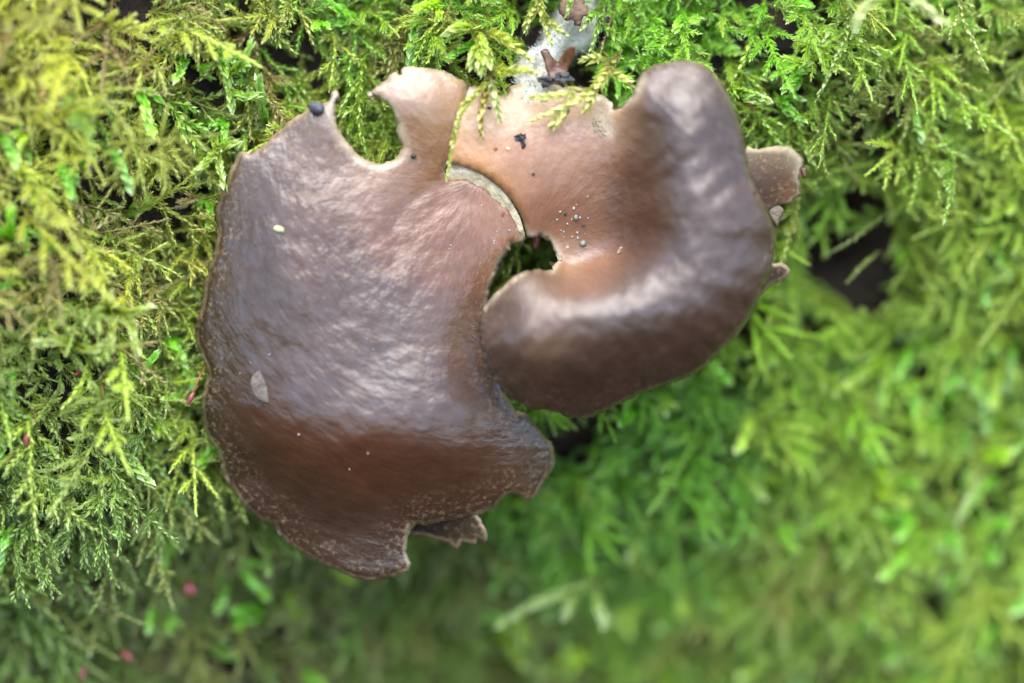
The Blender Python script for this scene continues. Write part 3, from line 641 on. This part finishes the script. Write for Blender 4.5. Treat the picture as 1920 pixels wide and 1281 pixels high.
NTRY = 7600
recs = []
for n in range(NTRY):
    x = rng.uniform(-0.106, 0.106); phi = rng.uniform(-0.80, 0.62)
    p = surf(x, phi); e = 1e-3
    nrm = np.cross(surf(x + e, phi) - p, surf(x, phi + e) - p); nrm /= np.linalg.norm(nrm)
    px, py = proj(p)
    # bare patches where the dark bark shows
    if ((px - 1585) / 100) ** 2 + ((py - 445) / 100) ** 2 < 1: continue
    if ((px - 985) / 100) ** 2 + ((py - 480) / 120) ** 2 < 1 and rng.random() < 0.8: continue
    if ((px - 450) / 110) ** 2 + ((py - 1120) / 90) ** 2 < 1 and rng.random() < 0.75: continue
    r = rng.random()
    fr = 0.07 if px < 900 or py < 600 else 0.2
    kind0 = 'plump' if r < fr else ('feather' if r < 0.62 else 'simple')
    down = GRAV - nrm * (GRAV @ nrm); down /= np.linalg.norm(down)
    lat = np.cross(nrm, down)
    for attempt in range(4):
        kind = kind0 if attempt < 2 else 'simple'
        vi = int(rng.choice(KIDX[kind]))
        lean = rng.normal(0, 0.95 if p[1] > -0.01 else 0.7); outw = rng.uniform(0.15, 1.0) * (1 - 0.28 * attempt)
        if kind == 'plump': lean *= 1.3; outw = rng.uniform(0.5, 1.3)
        gd = down * math.cos(lean) + lat * math.sin(lean) + nrm * outw
        M = frame_from(gd, nrm + lat * rng.normal(0, 0.35))
        s = rng.uniform(0.72, 1.15) * (1 - 0.15 * attempt)
        if kind == 'plump' and px > 880 and py > 580: s *= 1.08
        root = p - nrm * 0.001
        if attempt < 2: root = p + nrm * (rng.uniform(0.0, 0.006) if kind != 'feather' else rng.uniform(0, 0.003))
        kp = (M @ (lib[vi][2] * s).T).T + root
        kx, ky = proj(kp); ix = np.floor(kx / OCC_STEP).astype(int) + 30; iy = np.floor(ky / OCC_STEP).astype(int) + 30
        ok = (ix >= 0) & (ix < OCC.shape[0]) & (iy >= 0) & (iy < OCC.shape[1])
        bad = np.any(kp[ok, 2] > OCC[ix[ok], iy[ok]] - 0.0011)
        bad = bad or np.any((np.abs(kx - 1045) < 55) & (np.abs(ky - 95) < 70) & (kp[:, 2] > -0.009))
        bad = bad or (np.any(((kx - 1585) / 74) ** 2 + ((ky - 450) / 88) ** 2 < rng.uniform(0.75, 1.25)) and rng.random() < 0.96)
        if not bad: break
    if bad: continue
    vis = (kx > 0) & (kx < 1920) & (ky > 0) & (ky < 1281) & ~(ok & (OCC[np.clip(ix, 0, 379), np.clip(iy, 0, 273)] < 5))
    if vis.sum() == 0 and np.all(OCC[np.clip(ix, 0, 379), np.clip(iy, 0, 273)] < 5) and rng.random() < 0.6: continue
    depth = kp[:, 2].mean() - p[2]
    recs.append(dict(root=root, M=M, s=s, vi=vi, kind=kind, tint=tint_at(kx.mean(), ky.mean(), kind), vis=vis.mean(), score=kp[:, 2].mean() + 0.4 * depth, px=kx.mean(), py=ky.mean()))

# the fronds that show largest become things of their own
cand = [i for i, r in enumerate(recs) if r['vis'] > 0.6]
def local_rank():
    cells = {}
    for i in cand:
        r = recs[i]; cells.setdefault((int(r['px'] // 130), int(r['py'] // 130)), []).append(i)
    out = []
    for c in cells.values():
        c.sort(key=lambda i: -recs[i]['score']); out += [(k, -recs[i]['score'], i) for k, i in enumerate(c)]
    out.sort(); return [i for _, _, i in out]
chosen = set(local_rank()[:225])

part_mesh = {}
for i, (k, parts, keys, mat) in enumerate(lib):
    part_mesh[i] = [(nm, moss_mesh(nm, d, mat)) for nm, d in parts]
def region_label(kind, px, py):
    look = {'feather': 'feathery branched moss frond', 'simple': 'slender drooping moss shoot', 'plump': 'smooth plump bright green moss shoot'}[kind]
    if px < 420 and py < 620: pl = 'on the yellowish cushion beside the domed lobe'; col = 'yellow-green '
    elif px < 640 and py >= 620: pl = 'hanging on the log below the yellowish cushion'; col = 'pale green '
    elif py < 260 and px < 1150: pl = 'on the log above the mushroom'; col = 'olive green '
    elif px > 1150 and py < 560: pl = 'hanging on the log beside the curled lobe'; col = 'fresh green '
    else: pl = 'low on the log under the mushroom'; col = 'vivid green '
    if kind == 'plump': col = ''
    return f'{col}{look} {pl}', f'{look}s {pl}'
for i in sorted(chosen):
    r = recs[i]
    m = Matrix.Identity(4)
    for a in range(3):
        for b in range(3): m[a][b] = float(r['M'][a, b] * r['s'])
        m[a][3] = float(r['root'][a])
    nm = {'feather': 'moss_frond', 'simple': 'moss_shoot', 'plump': 'plump_moss_shoot'}[r['kind']]
    o = empty(nm, T @ m); lb, gp = region_label(r['kind'], r['px'], r['py']); tag(o, lb, 'moss', gp)
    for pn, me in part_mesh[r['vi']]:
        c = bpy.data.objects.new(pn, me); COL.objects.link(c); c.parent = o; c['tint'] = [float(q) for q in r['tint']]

# everything else is one mat of moss
rest = [r for i, r in enumerate(recs) if i not in chosen]
joined = [(lambda d: (d[0], np.array(d[1]), np.array(d[2]), np.array(d[3])))(join([p[1] for p in q[1]])) for q in lib]
VV, FF, LL, BB, TT, MM = [], [], [], [], [], []; o = 0
for r in rest:
    d = joined[r['vi']]
    VV.append((d[0] * r['s']) @ r['M'].T + r['root']); FF.append(d[1] + o); o += len(d[0]); LL.append(d[2]); BB.append(d[3])
    TT.append(np.broadcast_to(r['tint'], (len(d[0]), 3))); MM.append(np.full(len(d[1]), 1 if r['kind'] == 'plump' else 0))
VV = np.concatenate(VV); FF = np.concatenate(FF)
me = bpy.data.meshes.new('moss'); me.vertices.add(len(VV)); me.vertices.foreach_set('co', VV.astype(np.float32).ravel())
me.loops.add(len(FF) * 3); me.loops.foreach_set('vertex_index', FF.astype(np.int32).ravel())
me.polygons.add(len(FF)); me.polygons.foreach_set('loop_start', np.arange(0, len(FF) * 3, 3, dtype=np.int32))
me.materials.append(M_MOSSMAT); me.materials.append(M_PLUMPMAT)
me.polygons.foreach_set('material_index', np.concatenate(MM).astype(np.int32)); me.update(calc_edges=True)
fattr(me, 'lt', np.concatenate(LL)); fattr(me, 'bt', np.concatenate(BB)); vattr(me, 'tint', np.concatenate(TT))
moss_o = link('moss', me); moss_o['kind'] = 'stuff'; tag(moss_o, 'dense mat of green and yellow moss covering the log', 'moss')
print('moss total', len(recs), 'chosen', len(chosen), 'tris', len(FF))

# ------------------------------------------------------------------ single shoots that can be picked out
def shoot(name, label, paths, tint, leaf=1.2, ratio=0.52, spread=36, space=0.19, core=0.28, plump=False, seed=0, group=None, tips=None):
    """paths: lists of (px, py, w in mm); the first is the stem, the others side branches"""
    rg = np.random.default_rng(seed + 100); b0 = P(paths[0][0][0], paths[0][0][1], paths[0][0][2] * 0.001)
    e = empty(name, T @ Matrix.Translation(tuple(b0))); tag(e, label, 'moss', group)
    for i, pt in enumerate(paths):
        q = spline([P(a, b, c * 0.001) for a, b, c in pt], 16) - b0
        if plump: d = leafy(q, leaf * 0.001, leaf * 0.00062, 0.00020, R(17), rg, 1.0, 0.0004, 0.1, 0.1, 1, 0.03, 0.6)
        else: d = leafy(q, leaf * 0.001, leaf * 0.001 * ratio, space * 0.001, R(spread), rg, stem_r=core * 0.001)
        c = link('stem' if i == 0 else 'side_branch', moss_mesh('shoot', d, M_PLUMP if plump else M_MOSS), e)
        c['tint'] = [float(z) for z in tint]
    return e
Y1, Y2, G1, G2, PALE, OCH = (0.42, 0.46, 0.05), (0.36, 0.40, 0.06), (0.20, 0.46, 0.02), (0.28, 0.50, 0.03), (0.46, 0.52, 0.20), (0.42, 0.32, 0.05)
shoot('moss_shoot', 'long thin yellow-green moss strand hanging over the seam between both lobes', [[(930, 120, 1), (905, 165, 5), (872, 192, 6), (856, 235, 6), (846, 285, 5.4), (837, 338, 5)]], Y1, 1.15, 0.6, 24, 0.17, 0.42, seed=1)
shoot('moss_shoot', 'ochre moss strand with pale tip lying on the pale lobe', [[(915, 150, 3), (908, 185, 4.6), (902, 220, 5), (901, 258, 4.6)]], OCH, 1.7, 0.55, 26, 0.17, 0.45, seed=2)
shoot('moss_shoot', 'white-tipped moss shoot lying on the pale lobe beside the ochre strand', [[(918, 140, 3), (925, 170, 5), (931, 198, 5.2), (937, 226, 4.8)]], PALE, 1.9, 0.45, 32, seed=3)
shoot('moss_frond', 'yellow-green moss frond beside the white stem with branches reaching across it', [[(880, 20, -3), (893, 60, 0), (905, 105, 2), (912, 150, 3)], [(895, 65, 0), (925, 62, 2), (960, 85, 3), (995, 112, 2.4)], [(905, 130, 2), (940, 135, 4), (970, 132, 4.6), (1002, 134, 4)], [(893, 55, 0), (865, 50, 2), (840, 58, 2)]], (0.48, 0.54, 0.06), 1.9, 0.45, 40, seed=4)
shoot('plump_moss_shoot', 'bright yellow-green plump buds with white tips beside the white stem', [[(898, 60, 2), (908, 85, 4), (918, 118, 4.6)], [(900, 80, 3), (890, 96, 4.4), (882, 118, 4.6)], [(903, 85, 3), (902, 108, 5), (900, 128, 5.2)], [(890, 50, 2), (862, 52, 4), (842, 60, 4)]], (0.40, 0.52, 0.04), 1.9, plump=True, seed=5)
shoot('moss_frond', 'pale yellow moss frond spreading its branches over the rim of the pale lobe', [[(1165, 95, -1), (1140, 130, 3), (1118, 162, 5), (1080, 190, 6), (1040, 208, 5.6), (998, 226, 4.6)], [(1105, 168, 5), (1060, 176, 5.4), (1025, 181, 5), (990, 182, 4.4)], [(1120, 160, 5), (1105, 190, 5.8), (1098, 208, 5.4)], [(1070, 194, 5.6), (1050, 220, 5.2), (1035, 238, 4.4)], [(1135, 135, 3), (1165, 145, 4), (1185, 158, 3.6)], [(1150, 112, 2), (1120, 108, 3), (1090, 112, 3)]], (0.56, 0.58, 0.16), 1.9, 0.45, 38, seed=6)
shoot('moss_frond', 'yellow-green moss frond drooping in front of the upper white stem', [[(1000, -30, -4), (1012, 5, 1), (1020, 40, 2.5), (1035, 85, 3.4)], [(1012, 5, 1), (995, 30, 2), (985, 60, 2)], [(1018, 30, 2), (1042, 50, 3.4), (1060, 64, 3)]], (0.38, 0.42, 0.07), 1.5, 0.5, 36, seed=31)
shoot('moss_shoot', 'small green moss shoot crossing the brown top of the stem', [[(1078, -30, -2), (1070, 0, 2), (1062, 30, 3)]], (0.24, 0.40, 0.05), 1.3, 0.5, 34, seed=32)
shoot('moss_frond', 'green moss frond hanging along the far flank of the white stem', [[(1135, -25, -6), (1128, 15, -2), (1118, 60, 0), (1108, 95, 1)], [(1128, 15, -2), (1108, 30, 0.6), (1092, 55, 1)], [(1122, 40, -1), (1145, 60, 1), (1160, 85, 1)]], (0.22, 0.40, 0.04), 1.5, 0.5, 36, seed=33)
shoot('moss_shoot', 'thin brownish moss stem standing beside the white stem', [[(1150, 20, -3), (1138, 60, -1), (1125, 100, 0), (1120, 130, 1)]], (0.26, 0.20, 0.08), 0.8, 0.5, 30, 0.3, 0.2, seed=7)
shoot('plump_moss_shoot', 'bright green tuft sticking out beside the top of the curled lobe', [[(1370, 165, -4), (1395, 172, 1), (1435, 186, 3)], [(1372, 168, -3), (1395, 182, 1), (1420, 190, 2)]], G2, 1.8, plump=True, seed=8)
shoot('moss_frond', 'pale sharp moss frond dangling alone over the shaded recess', [[(1790, -30, 0), (1800, 10, 2), (1808, 40, 2.6), (1828, 85, 2.4), (1851, 132, 1.6)], [(1802, 15, 2), (1790, 45, 2.6), (1781, 72, 2)], [(1806, 32, 2.4), (1830, 28, 3), (1856, 31, 2.6)], [(1815, 48, 2.6), (1832, 52, 3), (1845, 57, 2.6)], [(1800, 5, 1.6), (1815, 8, 3), (1826, 14, 2.6)]], (0.36, 0.44, 0.10), 0.95, 0.5, 34, seed=9)
shoot('moss_shoot', 'short pale moss shoot next to the frond dangling over the recess', [[(1763, -25, 1), (1764, 10, 2.4), (1766, 58, 2.2)]], (0.34, 0.42, 0.08), 1.0, 0.5, 34, seed=10)
shoot('moss_shoot', 'tapering light green moss shoot hanging beside the curled lobe', [[(1592, -20, -2), (1590, 40, 1), (1575, 95, 2.2), (1552, 145, 2), (1530, 190, 1)], [(1588, 50, 1), (1615, 75, 2), (1652, 105, 1.4)], [(1590, 30, 1), (1560, 50, 2), (1540, 90, 1.4)]], (0.27, 0.38, 0.06), 1.25, 0.55, 34, seed=11)
shoot('plump_moss_shoot', 'pale whitish-green plump shoot forked above the recess', [[(1680, -40, 6), (1645, -5, 10), (1618, 18, 12), (1606, 46, 12)], [(1680, -20, 8), (1720, 5, 12), (1768, 40, 13)]], (0.48, 0.56, 0.20), 2.0, plump=True, seed=12)
shoot('plump_moss_shoot', 'star of bright yellow-green plump shoots with white tips', [[(210, 560, 2), (214, 590, 6), (206, 650, 8)], [(212, 580, 5), (240, 600, 8), (256, 656, 8)], [(212, 580, 5), (240, 585, 8), (276, 578, 9)], [(210, 582, 5), (190, 585, 8), (172, 600, 9)], [(206, 585, 5), (200, 570, 9), (206, 556, 10)]], (0.40, 0.50, 0.04), 1.9, plump=True, seed=13)
shoot('plump_moss_shoot', 'bright yellow-green plump shoot lying level beside the star of shoots', [[(150, 645, 3), (120, 640, 8), (75, 642, 9)], [(140, 644, 5), (165, 655, 8), (195, 650, 8)]], (0.40, 0.50, 0.05), 1.9, plump=True, seed=14)
shoot('plump_moss_shoot', 'single white-tipped green bud pointing down below the yellowish cushion', [[(222, 835, -3), (240, 860, 0), (258, 880, 1), (279, 902, 1)]], (0.28, 0.46, 0.06), 2.2, plump=True, seed=15)
shoot('plump_moss_shoot', 'vivid green plump shoot with white tip on the brownish moss', [[(412, 78, -3), (416, 110, 0), (426, 150, 1), (434, 200, 1)], [(424, 140, 0), (450, 122, 3), (468, 88, 4)], [(430, 165, 1), (450, 178, 1.6), (478, 178, 1.6)]], G2, 1.9, plump=True, seed=16)
shoot('plump_moss_shoot', 'vivid green plump shoot standing next to the white-tipped one', [[(500, 235, -5), (494, 210, -1), (486, 150, 0.6)]], (0.18, 0.42, 0.02), 1.9, plump=True, seed=17)
shoot('plump_moss_shoot', 'vivid green plump shoot pointing down above the domed lobe', [[(785, -20, -5), (782, 30, -2), (772, 85, -1), (770, 118, -1)]], (0.15, 0.40, 0.02), 1.9, plump=True, seed=18)
shoot('plump_moss_shoot', 'lime green plump buds touching the margin of the domed lobe', [[(402, 250, -3), (408, 290, 1), (418, 342, 2)], [(405, 280, 1), (385, 305, 3), (370, 318, 3)], [(404, 275, 1), (425, 272, 3), (440, 268, 3)]], (0.34, 0.50, 0.03), 1.8, plump=True, seed=19)
shoot('plump_moss_shoot', 'pale blurred plump shoot arching low under the mushroom', [[(1135, 1085, -32), (1080, 1105, -27), (1010, 1130, -25), (945, 1165, -25)], [(1075, 1105, -27), (1068, 1130, -25), (1062, 1150, -25)], [(1110, 1095, -28), (1122, 1130, -25), (1130, 1165, -25)]], (0.30, 0.46, 0.10), 2.2, plump=True, seed=20)
shoot('moss_shoot', 'thin dull green moss strand slanting across the dark bare gap in the moss', [[(1672, 392, -14), (1630, 425, -13), (1590, 455, -13), (1548, 478, -14)]], (0.22, 0.30, 0.06), 1.0, 0.45, 30, seed=41)
shoot('moss_shoot', 'short dull green moss strand at the lower rim of the dark bare gap', [[(1650, 470, -16), (1620, 495, -14), (1588, 530, -14)]], (0.24, 0.33, 0.07), 1.0, 0.45, 30, seed=42)
shoot('moss_shoot', 'light green moss shoot curving down past a dark gap low on the log', [[(1872, 880, -34), (1840, 895, -27), (1815, 935, -25), (1795, 985, -26)]], (0.34, 0.46, 0.14), 1.6, 0.6, 26, seed=21)
th = [[(180, 280, 6), (250, 266, 12), (320, 262, 13), (380, 256, 12), (442, 247, 10)]]
for i, (bx, ex, ey) in enumerate([(225, 172, 305), (245, 212, 338), (268, 258, 345), (300, 308, 342), (318, 345, 325), (335, 370, 300), (262, 268, 200), (298, 315, 195), (318, 345, 215), (240, 210, 232), (360, 395, 285)]):
    by = 278 - (bx - 190) * 0.11; th.append([(bx, by, 12), ((bx * 0.5 + ex * 0.5), (by + ey) * 0.5, 12.6), (ex, ey, 11.6)])
shoot('moss_frond', 'thread-thin yellow-green fern-like moss frond lying across the yellowish cushion', th, (0.50, 0.55, 0.08), 0.5, 0.6, 34, 0.12, 0.2, seed=22)

# ------------------------------------------------------------------ spore stalks
def sporophyte(label, pts, cap, r=0.00042, group=None, seta_r=0.00011):
    b0 = P(pts[0][0], pts[0][1], pts[0][2] * 0.001); e = empty('spore_stalk', T @ Matrix.Translation(tuple(b0))); tag(e, label, 'spore stalk', group)
    q = spline([P(a, b, c * 0.001) for a, b, c in pts], 14) - b0; v, f = tube(q, seta_r, 7); link('stalk', mesh('stalk', v, f, [M_SETA]), e)
    if cap:
        c1 = P(cap[0], cap[1], cap[2] * 0.001) - b0; c0 = q[-1]; n = 12; t = np.linspace(0, 1, n)
        pr = np.array([0.35, 0.6, 0.8, 0.95, 1, 1, 0.98, 0.9, 0.8, 0.7, 0.5, 0.2]) * r
        pp = c0[None] * (1 - t[:, None]) + c1[None] * t[:, None]; v, f = tube(pp, pr, 12, 0.00006, 900); link('capsule', mesh('capsule', v, f, [M_RED]), e)
sporophyte('red spore stalk with capsule leaning against the margin of the domed lobe', [(388, 672, -6), (381, 690, -2), (372, 712, 0), (364, 735, 0)], (350, 760, 0.4))
sporophyte('short reddish capsule nestled in the yellow-green fronds', [(158, 690, -2), (154, 696, 2)], (140, 704, 3.4), 0.0005)
sporophyte('thin red stalk with capsule hanging among pale feathery fronds', [(75, 752, 0), (70, 770, 3), (58, 796, 4), (51, 812, 4)], (49, 838, 4), 0.0005)
sporophyte('bare orange-red stalk lying straight down between two fronds', [(190, 698, 1), (192, 725, 3), (193, 758, 3.4)], None)
sporophyte('bare orange-red stalk lying slantwise across a frond', [(171, 760, 1), (182, 778, 3), (197, 798, 3)], None)
sporophyte('pair of pink-red capsules over the bare brown bark, outer one', [(352, 1080, -22), (352, 1092, -19)], (348, 1118, -18), 0.0006)
sporophyte('pair of pink-red capsules over the bare brown bark, inner one', [(356, 1080, -22), (357, 1092, -19)], (364, 1120, -18), 0.0006)
sporophyte('blurred pink capsule lying level low on the log', [(222, 1218, -24), (226, 1222, -20)], (248, 1238, -19), 0.0006)
sporophyte('blurred pink capsule pointing down low on the log', [(160, 1240, -24), (158, 1248, -20)], (154, 1276, -19), 0.0006)
sporophyte('dark red capsule seen inside the torn hole of the cap', [(1008, 420, -9), (1007, 440, -6)], (1003, 468, -5), 0.0006)
sporophyte('short red stalk beside the bright green tuft near the curled lobe', [(1390, 185, -3), (1402, 194, 0), (1418, 207, 0.6)], None)

# ------------------------------------------------------------------ crumbs and grains
def lump(name, label, cat, px, py, w, r, mat, seed, rough=0.35, freq=1.3, group=None, parent=None, off=None, rz=0.0):
    bm = bmesh.new(); bmesh.ops.create_icosphere(bm, subdivisions=3 if max(r) > 8 else 2, radius=1.0)
    for v in bm.verts:
        n = noise.noise(v.co * freq + Vector((seed * 3.1, seed, 0))) + 0.5 * noise.noise(v.co * freq * 2.3 + Vector((seed, 0, seed)))
        v.co *= 1 + rough * n * 1.4
        v.co = Vector((v.co.x * r[0], v.co.y * r[1], v.co.z * r[2])) * PX; v.co.rotate(Matrix.Rotation(rz, 3, 'Z'))
    me = bpy.data.meshes.new(name); bm.to_mesh(me); bm.free(); me.materials.append(mat)
    me.polygons.foreach_set('use_smooth', np.full(len(me.polygons), rough < 0.3))
    p = P(px, py, w)
    if parent is not None:
        o = link(name, me, parent); o.location = tuple(p - off); return o
    o = link(name, me, None, T @ Matrix.Translation(tuple(p))); tag(o, label, cat, group); return o
def onB(px, py, h=0): return SB.top(px, py) + h * PX
def onA(px, py, h=0): return SA.top(px, py) + h * PX
lump('soil_crumb', 'jagged black crumb lying on the pale lobe', 'crumb', 976, 258, onB(976, 258, 1), (9, 6, 5), M_CHAR, 1, 0.75, 1.6)
lump('soil_crumb', 'small black crumb touching the jagged one on the pale lobe', 'crumb', 981, 270, onB(981, 270, 1), (4, 7, 4), M_CHAR, 2, 0.7, 1.6)
lump('soil_crumb', 'round bluish black crumb at the root of the upper spike', 'crumb', 593, 203, onA(600, 205, 5), (15, 13, 12), M_SLATE, 3, 0.2)
lump('soil_crumb', 'tiny round black bead beside the bite', 'crumb', 775, 293, onA(775, 293, 2), (5, 5, 5), M_CHAR, 4, 0.15)
lump('soil_crumb', 'wrinkled charcoal crumb at the foot of the white stem', 'crumb', 1025, 152, 0.0035, (13, 9, 8), M_CHAR, 5, 0.6, 1.7)
lump('soil_crumb', 'shiny dark brown crumb under the brown bud scale', 'crumb', 1056, 148, 0.0035, (16, 10, 9), M_CHAR, 6, 0.6, 1.6)
lump('soil_crumb', 'black speck in the middle of the pale lobe above the fibrils', 'crumb', 1000, 327, onB(1000, 327, 1), (2.6, 3.4, 2.4), M_CHAR, 7, 0.3)
lump('soil_crumb', 'black chip beside the white-tipped shoot', 'crumb', 918, 203, onB(918, 203, 1), (4, 2.4, 2), M_CHAR, 8, 0.5)
lump('bark_crumb', 'reddish brown chip lying near the jagged black crumb', 'crumb', 929, 279, onB(929, 279, 1), (3.4, 2.4, 2), M_SETA, 9, 0.4)
lump('bark_crumb', 'rust brown sliver on the domed lobe beside the tear', 'crumb', 943, 402, onA(943, 402, 1.5), (2.2, 5, 2), M_SETA, 10, 0.4, rz=-0.4)
lump('plant_crumb', 'pale green crumb lying near the jagged black crumb', 'crumb', 952, 279, onB(952, 279, 1), (4, 3, 2), M_SEED, 11, 0.4)
lump('seed', 'pale yellow-green seed lying on the domed lobe', 'seed', 523, 430, onA(523, 430, 2), (10.5, 6, 5), M_SEED, 12, 0.12, rz=-0.3)
lump('pale_scale', 'flat pale grey scale stuck to the domed lobe', 'scale', 494, 726, onA(494, 726, 0), (22, 31, 3), M_FLECK, 13, 0.08, 1.0, rz=0.35)
lump('sand_grain', 'grey-green grain, largest near the torn hole', 'grain', 1093, 457, onB(1093, 457, 2), (6.5, 5.5, 5), M_SANDG, 14, 0.25)
lump('sand_grain', 'grey-green grain in the middle of the white sprinkle', 'grain', 1080, 408, onB(1080, 408, 2), (4.5, 5.5, 4), M_SANDG, 15, 0.25)
lump('soil_crumb', 'dark speck at the upper end of the white sprinkle', 'crumb', 1060, 402, onB(1060, 402, 1), (3, 3, 2.5), M_CHAR, 16, 0.3)
lump('soil_crumb', 'dark speck beside the grey-green grain', 'crumb', 1094, 422, onB(1094, 422, 1), (3, 2.6, 2.5), M_SLATE, 17, 0.3)
lump('plant_crumb', 'pale torn crumb resting in the hollow of the curled lobe', 'crumb', 1162, 470, onB(1162, 470, 3), (3, 8, 2.5), M_FRAY, 18, 0.4, rz=-0.5)
lump('larva', 'tiny brown curled grub on the torn rim of the half hidden cap', 'grub', 1507, 324, -0.0022, (6, 11, 6), M_BROWN, 19, 0.2, rz=0.2)
lump('soil_crumb', 'small black bead hanging in the yellowish cushion', 'crumb', 171, 317, 0.011, (6, 9, 6), M_CHAR, 20, 0.15)
for i in range(19):
    gx, gy = 1070 + rng.normal(0, 17), 418 + rng.normal(0, 26); q = rng.uniform(1.0, 2.3)
    lump('sand_grain', 'tiny white grain in the sprinkle above the torn hole', 'grain', gx, gy, onB(gx, gy, 0.8), (q, q * rng.uniform(0.7, 1.3), q), M_SAND, 30 + i, 0.3, group='white grains sprinkled above the torn hole')
for i, (gx, gy) in enumerate([(845, 460), (842, 466), (927, 452), (926, 456), (955, 432), (932, 434), (903, 385), (505, 665), (470, 680), (560, 815), (690, 850), (700, 655), (640, 320), (612, 470), (450, 700), (655, 880)]):
    q = rng.uniform(1.0, 1.8)
    lump('sand_grain', 'tiny white grain lying on the domed lobe', 'grain', gx, gy, onA(gx, gy, 0.6), (q, q, q), M_SAND, 70 + i, 0.3, group='white grains scattered on the domed lobe')

# brown bud scale, frayed flesh and torn skin
FL_OUT = [(1014, 96), (1026, 92), (1034, 104), (1044, 116), (1054, 104), (1064, 90), (1077, 86), (1078, 104), (1070, 122), (1062, 140), (1054, 158), (1038, 158), (1028, 140), (1020, 118)]
FL = Sheet(FL_OUT, [(1014, 96, 3), (1045, 116, 2.6), (1078, 86, 6), (1062, 140, 3.4), (1046, 158, 4.2), (1025, 120, 4.0), (1050, 130, 2.2)], 0.5, 5, 4, 1.6, 21.0, occ=False)
flb = P(1046, 158, 0.003)
fe = empty('bud_scale', T @ Matrix.Translation(tuple(flb))); tag(fe, 'curled glossy brown bud scale lying against the white stem', 'bud scale')
FL.build('scale_blade', fe, [M_BROWN, M_BROWN], softcol([(1046, 120, (90, 50, 30))], 30), (1046, 158), flb)
FK = Sheet([(1046, 20), (1052, 0), (1070, -14), (1092, -4), (1100, 12), (1108, 30), (1094, 34), (1084, 52), (1072, 36), (1060, 40)], [(1028, 20, -1), (1070, 20, 1.4), (1108, 24, -1), (1066, 52, 0), (1070, -8, -1)], 0.8, 8, 5, 3.0, 23.0, occ=False)
FK.build('old_skin', mush, [M_ROT, M_ROT], softcol([(1060, 20, (120, 80, 50))], 30), (1066, 60), base)
for i, (gx, gy, q, mt) in enumerate([(1122, 232, 10, M_FRAY), (1134, 246, 9, M_FRAY), (1062, 462, 5, M_FRAY), (1050, 484, 5, M_FRAY)]):
    lump('frayed_flesh', '', '', gx, gy, onB(gx, gy, -1), (q, q * 1.3, q * 0.4), mt, 110 + i, 0.5, 2.0, parent=mush, off=base)
TM = Sheet([(1442, 388), (1462, 384), (1468, 398), (1462, 414), (1458, 428), (1448, 414), (1438, 402)], [(1442, 388, -1.6), (1468, 398, -3), (1458, 428, -4), (1448, 404, -2)], 0.25, 4, 4, 2.2, 27.0, occ=False)
TM.build('torn_membrane', mush2, [M_FRAY, M_FRAY], softcol([(1450, 400, (120, 120, 95))], 30), (1440, 380), m2b)
